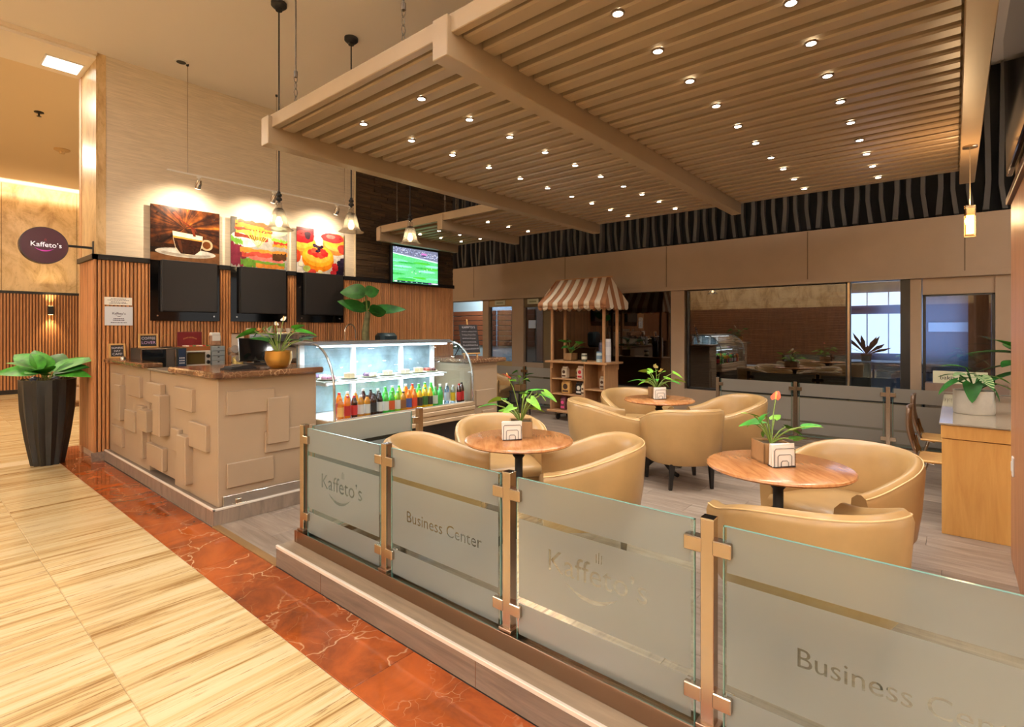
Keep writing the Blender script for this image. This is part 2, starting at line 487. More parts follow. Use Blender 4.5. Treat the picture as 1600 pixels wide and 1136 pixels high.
# ------------------------------------------------------------------ poster wall, column, far hall
wb = struct(MB().box((1.5, WY + .02, 0), (6.94, 8.1, 4.57)).build('wall_back', M_wallpaper))
MB().box((1.575, WY, 2.31), (4.80, WY + .02, 4.57)).build('wallpaper_panel', M_wallpaper, wb)
MB().box((1.5, WY - .005, 2.31), (1.575, WY + .02, 4.57)).build('stone_strip', M_travwall, wb)
MB().box((1.485, WY - .005, 2.31), (1.5, 8.1, 4.57)).build('stone_panel', M_travwall, wb)
MB().box((1.50, WY, .0), (6.94, WY + .02, 2.31)).build('slat_backing', M_slatback, wb)
MB().box((1.485, WY, .1), (1.50, 8.0, 2.31)).build('slat_backing', M_slatback, wb)
MB().box((1.48, 8.0, 0), (1.51, 8.12, 4.57)).build('corner_panel', mat('corner_wood', (196, 150, 104), .5), wb)
S_ME = MB().bev((-.014, -.026, .10), (.014, 0, 2.27), .006).mesh('wall_slat', M_slat)
k = 0; x = 1.515
while x < 6.93:
    inst('wall_slat', S_ME, wb, (x, WY, 0)); x += .0375
S_ME2 = MB().bev((-.026, -.0125, .10), (0, .0125, 2.27), .004).mesh('wall_slat', M_slat)
y = WY - .012
while y < 8.0:
    inst('wall_slat', S_ME2, wb, (1.487, y, 0)); y += .0375
tr = struct(MB().bev((1.44, WY - .045, 2.255), (6.95, WY + .03, 2.315), .004).build('trim_2', M_black), 'black cap rail along the top of the slatted wall')
MB().bev((1.44, WY - .045, 2.255), (1.50, 8.02, 2.315), .004).build('rail_return', M_black, tr)
MB().box((1.44, WY - .03, 0), (6.9, WY, .1)).build('baseboard_back', M_stepwood)['kind'] = 'structure'
# dark strip-wood cladding behind the television
strips = [MB().bev((0, -d, 0), (w, 0, .046), .004).mesh('wood_strip', M_darkplank) for w, d in ((.36, .012), (.5, .02), (.62, .008), (.28, .026))]
SW = (.36, .5, .62, .28)
MB().box((4.80, WY, 2.31), (6.94, WY + .02, 4.57)).build('cladding_back', mat('clad_back', (40, 28, 18), .9), wb)
random.seed(11)
z = 2.32
while z < 4.50:
    x = 4.80
    while x < 6.90:
        j = random.randrange(4)
        if x + SW[j] > 6.94:
            sc = (6.938 - x) / SW[j]
        else: sc = 1.0
        o = inst('wood_strip', strips[j], wb, (x, WY, z)); o.scale.x = sc
        x += SW[j] + .002
    z += .0475
MB().box((4.785, WY - .03, 2.31), (4.80, WY, 4.57)).build('cladding_edge', mat('cream_edge', (214, 196, 166), .6), wb)

FY = 16.45
wf = struct(MB().box((-6, FY, 0), (8, FY + .2, 5.0)).build('wall_far', M_travwall))
MB().box((-2, FY - .02, 0), (6, FY, 2.30)).build('slat_backing', M_slatback, wf)
b = MB(); x = .5
while x < 4.2:
    b.box((x, FY - .05, .1), (x + .03, FY - .02, 2.3)); x += .055
o = b.build('slats', M_slat, wf); o['kind'] = 'stuff'
MB().box((-2, FY - .06, 2.30), (6, FY, 2.36)).build('cap_rail', M_black, wf)
MB().box((-2, FY - .05, 0), (6, FY, .1)).build('baseboard_far', M_black)['kind'] = 'structure'
for xx in (1.62, 2.95): MB().box((xx, FY - .004, 2.36), (xx + .008, FY, 4.9)).build('panel_joint', mat('joint', (120, 92, 58), .8), wf)
area_light('cove_light', (2.0, FY - .35, 4.62), 5.0, .1, 34, WARM, rot=(PI * .80, 0, 0))

# the rest of the lobby around the hall
M_lob = wood('lobby_wood', (104, 66, 42), (136, 90, 58), 1.5, (6, 6, .8), .5)
for nm, a, b_ in (('wall_left', (-7.2, -6, 0), (-7, 17, 4.9)), ('wall_front', (-7, -6.2, 0), (4.6, -6, 4.9)), ('wall_side', (9.2, -6.2, 0), (9.4, -2.2, 4.9))):
    w_ = struct(MB().box(a, b_).build(nm, M_travwall))
    MB().box((a[0] - (.0 if nm != 'wall_left' else 0), a[1], 0), (b_[0] + (.03 if nm == 'wall_left' else 0), b_[1] + (.03 if nm == 'wall_front' else 0), 2.36)).build('wood_panel', M_lob, w_)

# ------------------------------------------------------------------ ceilings
struct(MB().box((-9, -6, 4.57), (10, WY, 4.75)).build('ceiling', M_ceil))
struct(MB().box((-9, WY, 4.50), (1.49, 8.1, 4.75)).build('ceiling_soffit', M_ceil))
struct(MB().box((-9, 8.1, 4.80), (10, FY + .2, 4.95)).build('ceiling_hall', M_ceil2))
MB().box((-9, WY - .04, 4.53), (1.49, WY, 4.60)).build('trim_3', mat('soffit_edge', (236, 220, 200), .7))['kind'] = 'structure'
t = thing('recessed_panel_light', 'square recessed ceiling light beside the stone column', 'ceiling light', (1.27, 7.78, 4.498))
MB().box((-.17, -.17, -.012), (.17, .17, 0)).build('frame', M_white, t)
MB().box((-.155, -.155, -.016), (.155, .155, -.004)).build('diffuser', emis('panel_glow', (255, 250, 235), 3.0), t)
for i, (sx, sy, lab) in enumerate([(1.47, 10.7, 'dark sprinkler head in the warm hall ceiling above the oval sign'), (1.25, 13.6, 'small dark sprinkler at the left picture edge of the hall ceiling')]):
    t = thing('sprinkler', lab, 'sprinkler', (sx, sy, 4.80))
    MB().lathe([(.06, 0), (.06, -.012), (.02, -.02)], 12).build('plate', M_black, t); MB().lathe([(.012, -.02), (.012, -.06), (.03, -.065), (.03, -.07)], 10).build('head', M_black, t)
t = thing('smoke_detector', 'pale round detector on the hall ceiling near the column', 'detector', (2.05, 12.6, 4.80))
MB().lathe([(.12, 0), (.12, -.02), (.09, -.035)], 18).build('base', mat('detector', (214, 180, 130), .5), t); MB().lathe([(.05, -.035), (.04, -.08)], 12).build('dome', mat('detector', (0, 0, 0)), t)

# ------------------------------------------------------------------ shop front at the back
wr = struct(MB().box((BX, -2.2, 2.16), (BX + .25, 12, 2.84)).build('wall_shopfront', M_beige_f))
for yy in (8.0, 5.6, 3.6, 1.55, -.1): MB().box((BX - .003, yy, 2.17), (BX, yy + .012, 2.83)).build('panel_joint', mat('joint2', (120, 100, 80), .8), wr)
MB().box((BX - .08, -2.2, 2.10), (BX + .25, 12, 2.16)).build('header', M_beige_f, wr)
def pier(y0, y1, z0=0, z1=2.12, d=.1, m=M_beige_f, name='pier'):
    return MB().box((BX - .02, y0, z0), (BX + d, y1, z1)).build(name, m, wr)
pier(3.30, 3.52); pier(.31, .42, d=.10); pier(6.60, 6.90); pier(5.92, 6.10, m=mat('olive_frame', (110, 92, 66), .5)); pier(-.5, -.36); pier(-2.2, -.5, d=.3)
pier(.42, 3.30, 0, .53, name='sill'); pier(3.52, 5.92, 0, .50, name='sill'); pier(-.36, .31, 0, .1, name='sill'); pier(7.55, 7.72); pier(8.75, 12)
wu = struct(MB().box((BX + .12, -2.2, 2.84), (BX + .3, 12, 4.57)).build('wall_upper', mat('void_black', (9, 9, 10), .9)))
fin = MB().prism([(-.03, 0), (.015, 0), (.05, .30), (.03, 1.7), (-.015, 1.7), (.005, .30)], 0, -.10, 0).mesh('wall_fin', M_fin)
finb = MB().prism([(-.01, 0), (.045, 0), (.02, .34), (.045, 1.7), (-.005, 1.7), (-.03, .34)], 0, -.16, -.04).mesh('wall_fin', M_fin)
y = -2.0; i = 0
while y < 9.6:
    inst('wall_fin', fin if i % 3 else finb, wu, (BX + .12, y, 2.86)); y += .142; i += 1
# glazing
DG = glass('shop_glass', (176, 166, 162), .10, .0, fres=.9)
CG = glass('shop_glass_clear', (205, 215, 228), .06, .0, fres=.8)
def window(n, y0, y1, z0, z1, g, frame=.03, fm=M_black, label=None):
    w = struct(MB().box((BX + .02, y0, z0), (BX + .03, y1, z1)).build('window_%d' % n, g), label)
    f = MB(); f.box((BX, y0, z0), (BX + .06, y0 + frame, z1)); f.box((BX, y1 - frame, z0), (BX + .06, y1, z1)); f.box((BX, y0, z1 - frame), (BX + .06, y1, z1)); f.box((BX, y0, z0), (BX + .06, y1, z0 + frame))
    f.build('window_frame', fm, w)
    return w
w1 = window(1, 1.07, 3.26, .53, 2.12, DG, .035, label='large dark glass shop window with wooden blinds behind the back fence')
w2 = window(2, 3.52, 5.92, .50, 2.12, DG, .02, label='dark glass shop window behind the striped cart')
w3 = window(3, .50, 1.07, .53, 2.12, CG, .02, label='narrow bright window beside the dark blinds')
MB().box((BX - .01, .42, .1), (BX + .07, .52, 2.12)).build('window_post', M_black, w3)
MB().box((BX - .01, 1.06, .53), (BX + .07, 1.085, 2.12)).build('window_post', M_steel, w1)
d1 = struct(MB().box((BX + .05, -.36, .1), (BX + .06, .30, 1.90)).build('door_1', CG))
f = MB(); f.box((BX, -.36, 1.90), (BX + .08, .30, 2.12)); f.build('transom', M_beige_f, d1)
MB().box((BX + .02, -.36, 0), (BX + .1, -.33, 1.92)).build('door_frame', M_black, d1); MB().box((BX + .02, .27, 0), (BX + .1, .30, 1.92)).build('door_frame', M_black, d1)
MB().box((BX + .02, -.36, 1.88), (BX + .1, .30, 1.905)).build('door_frame', M_black, d1)
# dark blinds behind the shop window
bl = MB().bev((-.012, -1.06, -.010), (.012, 1.06, .010), .002).xf(Matrix.Rotation(.6, 4, 'Y')).mesh('blind_slat', mat('blind_wood', (62, 36, 26), .45))
t = thing('window_blind', 'dark brown horizontal wooden blind behind the large shop window', 'blind', (BX + .13, 2.165, .56))
zz = .02; n = 0
while zz < 1.36:
    inst('blind_slat', bl, t, (0, 0, zz)); zz += .034; n += 1
for yy in (-.8, 0, .8): MB().box((-.002, yy - .004, 0), (.002, yy + .004, 1.4)).build('blind_cord', mat('cord', (80, 52, 40), .8), t)
MB().box((-.03, -1.07, 1.38), (.03, 1.07, 1.43)).build('head_rail', mat('blind_wood', (0, 0, 0)), t)
# rooms behind the glass
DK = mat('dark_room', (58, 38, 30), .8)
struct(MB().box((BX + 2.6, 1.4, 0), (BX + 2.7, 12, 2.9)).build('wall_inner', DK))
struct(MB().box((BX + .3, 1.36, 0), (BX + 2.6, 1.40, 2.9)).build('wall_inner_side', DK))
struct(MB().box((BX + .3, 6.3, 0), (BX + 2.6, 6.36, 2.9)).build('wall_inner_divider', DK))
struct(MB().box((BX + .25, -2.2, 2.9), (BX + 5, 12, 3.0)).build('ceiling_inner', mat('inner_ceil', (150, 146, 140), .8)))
# bright room seen through the narrow window
OX = BX + 1.9
wo = struct(MB().box((OX, -3.5, 0), (OX + .1, 1.36, 2.9)).build('wall_office', mat('office_blue', (104, 120, 144), .7)))
for (z0, z1, ya_) in ((1.10, 1.72, .56), (1.86, 2.06, .50)):
    w = MB().box((OX - .02, ya_, z0), (OX - .01, 1.34, z1)).build('daylight_pane', emis('daylight', (222, 236, 255), 3.0), wo)
    for yy in (.78, 1.06): MB().box((OX - .03, yy, z0), (OX - .015, yy + .015, z1)).build('mullion', mat('mullion', (150, 164, 184), .5), wo)
MB().box((OX - .02, -1.4, 2.02), (OX - .01, .30, 2.10)).build('light_trough', emis('trough', (236, 240, 220), .8), wo)
MB().box((OX - .02, -1.4, 1.44), (OX - .015, .30, 1.58)).build('pale_band', mat('pale_band', (168, 188, 214), .6), wo)
MB().box((OX - .9, -.36, 0), (OX - .86, -.14, 2.3)).build('wood_jamb', MATS['slat_wood'], wo)
area_light('daylight_fill', (OX - .15, .4, 1.5), .9, 1.0, 7, (.72, .84, 1.0), rot=(0, -PI / 2, 0))
t = thing('office_desk', 'pale blue office desk behind the narrow bright window', 'desk', (BX + .9, .70, 0))
MB().bev((-.35, -.75, .98), (.35, .5, 1.02), .005).build('desk_top', mat('office_white', (176, 192, 214), .5), t)
MB().box((-.32, -.73, 0), (-.28, .48, .98)).build('modesty_panel', mat('office_white', (0, 0, 0)), t)
MB().box((-.325, -.70, .90), (-.32, .46, .915)).build('panel_seam', mat('grey_ink', (90, 104, 128), .6), t)
t = thing('office_chair', 'dark office chair back behind the narrow bright window', 'chair', (BX + .42, 1.0, 0))
MB().bev((-.03, -.13, .50), (.03, .13, 1.02), .03).build('backrest', M_blackmatte, t, 40); MB().bev((-.02, -.16, .42), (.02, .16, .48), .01).build('seat', M_blackmatte, t); MB().cyl((0, 0, 0), (0, 0, .45), .03, 10).build('post', M_black, t)
t = thing('office_plant', 'dark plant silhouette on the office desk behind the bright window', 'plant', (BX + .95, .98, 1.02))
MB().lathe([(0, 0), (.06, 0), (.07, .1), (0, .1)], 14).build('pot', M_blackmatte, t)
for q in range(12):
    a_ = q * 2.4; L_ = .16 + .12 * hsh(q, 3); e_ = .2 + .9 * hsh(q, 5)
    d_ = Vector((math.cos(a_) * math.cos(e_), math.sin(a_) * math.cos(e_), math.sin(e_))); s_ = Vector((0, .03, .012))
    c_ = Vector((0, 0, .1)) + d_ * L_
    MB().add([(0, 0, .09), c_ - s_, c_ + d_ * .12, c_ + s_], [(0, 1, 2, 3)]).build('leaf', mat('leaf_shade', (26, 42, 26), .6), t)
# ---- left office end
LO = struct(MB().box((9.6, 6.36, 0), (9.7, 12, 2.9)).build('wall_office_end', mat('office_pale', (186, 206, 214), .7)))
for i in range(7):
    MB().bev((9.57, 7.4, 1.08 + i * .125), (9.6, 8.55, 1.19 + i * .125), .006).build('louvre_board', mat('louvre', (134, 74, 44), .5), LO)
    MB().bev((9.57, 8.6, 1.08 + i * .125), (9.6, 11.3, 1.19 + i * .125), .006).build('louvre_board', mat('louvre', (0, 0, 0)), LO)
area_light('office_lamp', (8.9, 8.6, 2.85), .9, .9, 60, (.80, .92, 1.0))
d2 = struct(MB().box((BX + .05, 6.92, .82), (BX + .06, 7.55, 1.95)).build('door_2', CG))
MB().box((BX, 6.90, 0), (BX + .07, 7.56, .82)).build('door_panel', mat('door_tan', (178, 150, 104), .5), d2)
MB().box((BX, 6.90, 1.95), (BX + .07, 7.56, 2.12)).build('transom', mat('door_tan', (0, 0, 0)), d2)
d3 = struct(MB().box((BX + .05, 6.10, .1), (BX + .06, 6.60, 1.92)).build('door_3', DG))
MB().box((BX, 6.10, 1.92), (BX + .07, 6.60, 2.12)).build('transom', mat('olive_frame', (0, 0, 0)), d3)
for yy, lab in ((7.23, 'pale sign plate over the tan office door'), (6.36, 'grey sign plate over the dark glass door')):
    t = thing('door_sign', lab, 'sign', (BX - .01, yy, 2.03))
    MB().bev((-.012, -.14, -.05), (0, .14, .05), .003).build('plate', mat('plate', (196, 196, 170), .4), t)
    MB().box((-.0135, -.09, -.018), (-.012, .09, .012)).build('printed_line', mat('plate_ink', (140, 146, 116), .6), t)
tag(MB().box((BX + .045, 6.34, 1.50), (BX + .05, 6.52, 1.66)).build('paper_notice', mat('notice', (196, 214, 240), .7)), 'small pale paper notice on the dark glass door', 'notice')
MB().box((BX + .01, 6.1, .45), (BX + .05, 6.6, .82)).build('door_rail_panel', M_beige_f, d3)

# ------------------------------------------------------------------ right-hand wall beside the desk
RY = -.28
wq = struct(MB().box((3.15, RY - .16, 0), (4.66, RY - .02, 4.57)).build('wall_right', M_beige))
MB().box((3.15, RY - .02, .0), (4.66, RY - .012, 2.29)).build('slat_backing', M_slatback, wq)
x = 1.6
S_R = MB().bev((-.0155, -.012, .0), (.0155, 0.0, 2.28), .003).mesh('wall_slat', wood('slat_pale', (176, 118, 80), (204, 150, 112), 2.2, (10, 10, 1.0), .42, rndv=.12))
x = 3.17
while x < 4.66:
    inst('wall_slat', S_R, wq, (x, RY, 0)); x += .034
MB().bev((4.645, RY - .16, 0), (4.675, RY + .0, 2.28), .003).build('end_board', MATS['slat_pale'], wq)
struct(MB().bev((3.14, RY - .16, 2.28), (4.68, RY + .025, 2.32), .004).build('trim_4', mat('walnut_trim', (96, 60, 38), .5)), 'walnut cap rail on the right wall')
t = thing('light_switch', 'white switch plate low on the right slatted wall', 'switch', (4.45, RY, .63))
MB().bev((-.03, 0, -.06), (.03, .01, .06), .003).build('plate', M_white, t); MB().bev((-.012, .01, -.03), (.012, .014, .03), .002).build('rocker', M_white, t)
t = thing('wall_television', 'large black television mounted high on the right wall', 'television', (3.86, RY + .004, 2.42))
MB().bev((-.62, .0, 0), (.62, .03, .86), .006).xf(Matrix.Rotation(-.015, 4, 'X')).build('screen', M_blackgloss, t)
MB().box((-.1, -.02, .3), (.1, .002, .5)).build('bracket', M_black, t)
# ------------------------------------------------------------------ pergola hung over the tables
PZ = 2.97
pg = thing('slatted_canopy', 'beige slatted timber canopy hung on rods above the tables', 'canopy', (0, 0, 0))
def beam(a, b_, name='beam'): return MB().bev(a, b_, .004).build(name, M_perg, pg)
for yb in (3.93, 2.0, -.09): beam((1.80, yb - .055, 2.85), (6.55, yb + .055, 3.06), 'cross_beam')
for yb in (5.42, 6.83): beam((4.88, yb - .05, 2.85), (6.55, yb + .05, 3.06), 'cross_beam')
beam((1.83, -.15, 2.975), (1.88, 3.98, 3.07), 'edge_beam'); beam((4.90, 3.98, 2.975), (4.95, 6.88, 3.07), 'edge_beam')
beam((6.50, -.15, 2.975), (6.54, 6.88, 3.07), 'edge_beam')
MB().box((1.84, -.1, 3.062), (6.54, 3.97, 3.08)).build('backing_board', M_perg, pg); MB().box((4.9, 3.97, 3.062), (6.54, 6.85, 3.08)).build('backing_board', M_perg, pg)
bays = [(-.035, 1.945), (2.055, 3.875), (3.985, 5.37), (5.47, 6.78)]
sl = [MB().bev((0, y0, 0), (.098, y1, .06), .010).mesh('slat', M_perg) for y0, y1 in bays]
k = 0; x = 1.905
while x < 6.48:
    for j in range(4):
        if j > 1 and x < 4.96: continue
        inst('slat', sl[j], pg, (x, 0, PZ + .003))
    x += .1505
LX = [2.225, 2.665, 3.11, 3.57, 4.03, 4.485, 4.945, 5.37, 5.805, 6.27]
rows = [(3.29, LX, 'left bay'), (2.645, LX, 'left bay'), (1.22, LX, 'right bay'), (.573, LX, 'right bay'), (5.975, LX[-3:], 'far bay'), (6.42, LX[-3:], 'far bay'), (4.97, LX[-3:], 'far bay')]
M_ring = mat('lamp_ring', (150, 130, 108), .3, .6)
dl0 = None
G_glow = emis('downlight_glow', (255, 246, 228), 28.0)
ORD = ['first', 'second', 'third', 'fourth', 'fifth', 'sixth', 'seventh', 'eighth', 'ninth', 'tenth']
ROWN = ['left row of left canopy bay', 'right row of left canopy bay', 'left row of right canopy bay', 'right row of right canopy bay',
        'right row beside the television beam', 'leftmost row above the television', 'far bay row right of short beam']
for ri, (ly, lxs, bay) in enumerate(rows):
    for ii, lx in enumerate(lxs):
        lab = 'downlight, %s from the near end, %s' % (ORD[ii], ROWN[ri])
        if dl0 is None:
            t = thing('canopy_downlight', lab, 'downlight', (lx, ly, PZ), 0, 'canopy downlights'); dl0 = t
            MB().lathe([(.024, .004), (.024, -.004), (.034, -.005), (.034, .004)], 16, closed=True).build('ring', M_ring, t, 40)
            MB().lathe([(.0, -.003), (.0235, -.003), (.0235, .003), (0, .003)], 14).build('lens', G_glow, t)
        else:
            t = copy_tree(dl0); t.location = (lx, ly, PZ); t['label'] = lab
        spot_light('downlight_beam', (lx, ly, PZ - .012), P_DOWN, NEUT, 128, 1.0, r=.022)
# rods and chains
for rx, ry, lab in [(1.855, 3.57, 'rod'), (1.855, 2.36, 'rod'), (1.855, 1.74, 'rod'), (4.925, 6.42, 'rod'), (4.925, 5.36, 'rod'), (4.925, 5.14, 'rod'), (6.4, 3.0, 'rod'), (6.4, .6, 'rod')]:
    r_ = MB().cyl((rx, ry, 3.30), (rx, ry, 4.57), .006, 8).build('rod', mat('rod_grey', (96, 84, 72), .45), pg)
    b = MB()
    for c in range(4):
        zc = 3.10 + c * .05
        pts = []
        for q in range(9):
            a = 2 * PI * q / 8
            dx = .012 * math.cos(a); dz = .03 * math.sin(a)
            pts.append((rx + (dx if c % 2 else 0), ry + (0 if c % 2 else dx), zc + dz))
        b.tube(pts, .003, 5, cap=False)
    b.build('chain', mat('rod_grey', (0, 0, 0)), r_); MB().lathe([(.014, 0), (.014, .04), (.006, .05)], 8, (rx, ry, 3.26)).build('coupling', mat('rod_grey', (0, 0, 0)), r_)
    MB().lathe([(.02, -.012), (.02, 0)], 10, (rx, ry, 4.57)).build('ceiling_plate', M_steel, r_)

# ------------------------------------------------------------------ pendants over the counter
def pendant(x, y, zb, label):
    t = thing('pendant_lamp', label, 'pendant lamp', (x, y, zb), 0, 'glass bell pendants over the counter')
    top = 4.57 - zb
    MB().lathe([(.0, top), (.07, top), (.07, top - .03), (.05, top - .05), (.03, top - .055), (.03, top - .075), (0, top - .075)], 20).build('canopy', M_blackmatte, t, 40)
    MB().cyl((0, 0, .34), (0, 0, top - .07), .007, 8).build('stem', M_blackmatte, t)
    MB().lathe([(0, .36), (.014, .36), (.014, .345), (.026, .335), (.026, .32), (.014, .31), (.028, .295), (.028, .28), (.012, .27), (.012, .255), (0, .255)], 14).build('finial', M_blackmatte, t, 40)
    MB().lathe([(0, .20), (.03, .20), (.045, .185), (.045, .175), (.03, .17), (.026, .12), (0, .12)], 14).build('socket', mat('socket_grey', (58, 54, 52), .4), t, 40)
    g = bell_glass('bell_glass_a') if 'bell_glass_a' not in MATS else MATS['bell_glass_a']
    pr = [(.028, .255), (.030, .205), (.052, .18), (.066, .13), (.076, .08), (.086, .045), (.104, .015), (.132, 0)]
    MB().lathe(pr + [(r - .004, z) for r, z in reversed(pr)], 28, closed=True).build('bell_shade', g, t, 60)
    MB().lathe([(0, .125), (.014, .12), (.02, .10), (.031, .075), (.028, .045), (.015, .028), (0, .024)], 14).build('bulb', emis('bulb_glow', (255, 226, 176), 14.0), t, 60)
    point_light('bulb_light', (0, 0, .07), P_PEND, WARM, t, .03)
pendant(2.38, 4.9, 2.42, 'glass bell pendant on a long black stem in front of the sandwich poster')
pendant(3.16, 4.9, 2.51, 'glass bell pendant beside the berry tart poster')
pendant(3.95, 4.9, 2.485, 'glass bell pendant hanging just left of the far canopy, above the television')
# bar lamp at the right
t = thing('bar_pendant', 'small glowing glass bar pendant hung from the right canopy beam', 'pendant lamp', (5.23, -.09, 2.17), .3)
MB().cyl((0, 0, .24), (.004, 0, .68), .0025, 6).build('cord', mat('pale_cord', (214, 190, 150), .5), t)
MB().bev((-.010, -.022, .02), (.010, .022, .165), .002).build('glow_core', emis('bar_glow', (255, 214, 140), 9.0), t)
MB().bev((-.014, -.032, 0), (.014, .032, .235), .003).build('glass_sleeve', glass('amber_glass', (255, 222, 168), .08), t)
MB().bev((-.013, -.025, .16), (.013, .025, .215), .002).build('socket', M_steel, t)
MB().lathe([(.045, .68), (.045, .665), (.0, .655)], 14).build('ceiling_cup', M_steel, t)
point_light('bar_light', (0, .06, .12), 11, (1, .66, .34), t, .05)
spot_light('bar_uplight', (0, 0, .24), 16, (1, .55, .22), 150, 1.0, rot=(PI, 0, 0), parent=t, r=.03)

# ------------------------------------------------------------------ track with picture lights
t = thing('track_rail', 'thin white lighting track hung in front of the poster wall', 'track', (0, 0, 0))
MB().bev((2.03, 6.825, 3.285), (4.42, 6.855, 3.30), .002).build('rail', M_white, t)
for xw in (2.238, 3.29, 4.30):
    MB().cyl((xw, 6.84, 3.30), (xw, 6.84, 4.57), .004, 6).build('wire', M_steel, t); MB().lathe([(.016, 4.57), (.016, 4.55), (.004, 4.54)], 8, (xw, 6.84, 0)).build('ceiling_anchor', M_black, t)
for xs_, lab in ((2.36, 'white track spotlight aimed at the coffee cup poster'), (3.255, 'white track spotlight aimed at the sandwich poster'), (4.18, 'white track spotlight aimed at the berry tart poster')):
    s = thing('track_spotlight', lab, 'spotlight', (xs_, 6.84, 3.285), 0, 'track spotlights')
    MB().bev((-.02, -.02, -.02), (.02, .02, 0), .003).build('adapter', M_white, s)
    MB().cyl((0, 0, -.02), (0, 0, -.05), .006, 8).build('stem', M_white, s)
    MB().lathe([(.0, .05), (.025, .05), (.036, .0), (.034, -.05), (0, -.05)], 16).xf(Matrix.Translation((0, .01, -.09)) @ Matrix.Rotation(.55, 4, 'X')).build('head', M_chrome, s, 40)
    MB().lathe([(0, 0), (.03, 0), (.03, -.003), (0, -.003)], 14).xf(Matrix.Translation((0, .01, -.09)) @ Matrix.Rotation(.55, 4, 'X') @ Matrix.Translation((0, 0, -.052))).build('lens', emis('track_glow', (255, 236, 200), 6.0), s)
    spot_light('track_beam', (.0, .06, -.15), P_TRACK, (1, .82, .58), 135, 1.0, rot=(.80, 0, 0), parent=s, r=.02)
# ceiling opening of the track feed
t = thing('ceiling_speaker', 'dark round ceiling opening where the track wire hangs', 'ceiling fitting', (2.17, 6.83, 4.57))
MB().lathe([(.07, 0), (.07, -.008), (.05, -.01)], 18).build('rim', M_white, t); MB().lathe([(0, -.011), (.05, -.011), (.05, -.006), (0, -.006)], 16).build('grille', M_black, t)

# ------------------------------------------------------------------ oval sign and wall notices
t = thing('oval_sign', 'oval dark purple hanging sign with white lettering on a black bracket', 'sign', (1.06, 7.45, 2.37))
def ell(rx, rz, n=40): return [(rx * math.cos(2 * PI * q / n), rz * math.sin(2 * PI * q / n)) for q in range(n)]
b = MB(); b.prism(ell(.20, .195), 1, -.045, .045); b.build('sign_box', mat('sign_rim', (60, 46, 44), .3), t, 30)
b = MB(); b.prism(ell(.192, .187), 1, -.047, .047); b.build('sign_face', mat('sign_purple', (66, 24, 40), .35, em=(66, 24, 40), es=.25), t)
text_obj('lettering', 'Kaffeto\u2019s', .09, mat('sign_white', (245, 240, 245), .4, em=(250, 245, 250), es=.7), t, ((.015, -.049, .005), (1, 0, 0), (0, 0, 1)), fit=.25)
def crescent(w, h, th, n=14):
    a = [(-w + 2 * w * q / n, -h * (1 - ((-w + 2 * w * q / n) / w) ** 2)) for q in range(n + 1)]
    return a + [(p[0], p[1] - th * (1 - (p[0] / w) ** 2)) for p in reversed(a)][1:-1]
b = MB(); b.add([(x + .0, -.0492, z - .03) for x, z in crescent(.08, .022, .014)], [tuple(range(28))]); b.build('smile_mark', mat('sign_magenta', (176, 50, 150), .4, em=(176, 50, 150), es=.5), t)
b = MB()
for q in range(3): b.box((.0 + q * .007, -.0495, .048), (.003 + q * .007, -.0485, .066 + (q == 1) * .008))
b.build('steam_mark', mat('sign_red', (170, 40, 60), .4), t)
MB().bev((.195, -.012, .01), (.43, .012, .035), .002).build('bracket_arm', M_black, t)
MB().bev((.415, -.02, -.05), (.43, .02, .10), .002).build('bracket_plate', M_black, t)

t = thing('opening_notice', 'white opening hours notice taped to the slatted wall', 'notice', (1.69, WY - .028, 1.62))
MB().box((-.132, -.002, -.10), (.132, 0, .115)).build('sheet', mat('sheet_blue', (222, 228, 240), .6), t)
ink = mat('ink', (70, 56, 90), .6)
text_obj('lettering', 'Kaffeto\u2019s', .05, ink, t, ((0, -.003, .035), (1, 0, 0), (0, 0, 1)), fit=.125, bold=.0006)
b = MB(); b.add([(x, -.0032, z + .018) for x, z in crescent(.035, .012, .005)], [tuple(range(28))]); b.build('smile_mark', ink, t)
for q, (w, zz) in enumerate([(.05, -.022), (.055, -.04), (.075, -.068)]):
    b = MB(); xx = -w
    while xx < w:
        ww = .006 + .012 * hsh(q, int(xx * 1000)); b.box((xx, -.0032, zz - .004), (min(xx + ww, w), -.0022, zz + .004)); xx += ww + .004
    b.build('printed_line', ink, t)
t = thing('header_notice', 'narrow white notice strip taped above the opening hours', 'notice', (1.685, WY - .028, 1.795))
MB().box((-.13, -.002, -.042), (.13, 0, .046)).build('sheet', M_paper, t)
for q, (w, zz) in enumerate([(.07, .028), (.10, .012), (.07, -.008), (.085, -.024)]):
    b = MB(); xx = -w
    while xx < w:
        ww = .006 + .014 * hsh(q + 7, int(xx * 1000)); b.box((xx, -.0032, zz - .003), (min(xx + ww, w), -.0022, zz + .003)); xx += ww + .004
    b.build('printed_line', ink, t)

# ------------------------------------------------------------------ poster panels and screens
def circle(cx, cz, rx, rz=None, n=20, a0=0, a1=2 * PI, wob=0, sd=0):
    rz = rx if rz is None else rz
    return [(cx + rx * (1 + wob * (hsh(q, sd) - .5)) * math.cos(a0 + (a1 - a0) * q / n), cz + rz * (1 + wob * (hsh(q, sd) - .5)) * math.sin(a0 + (a1 - a0) * q / n)) for q in range(n + (0 if a1 - a0 > 6.28 else 1))]
class Print:
    def __init__(s, W, H): s.b = MB(); s.k = 0; s.W = W; s.H = H
    def poly(s, pts, col):
        s.k += 1
        W, H = s.W, s.H
        pts = [(min(max(x, 0), 1) * W, min(max(z, 0), 1) * H) for x, z in pts]
        s.b.add([(x, -.0003 * s.k * .25, z) for x, z in pts], [tuple(range(len(pts)))], col)
    def rect(s, x0, z0, x1, z1, col): s.poly([(x0, z0), (x1, z0), (x1, z1), (x0, z1)], col)
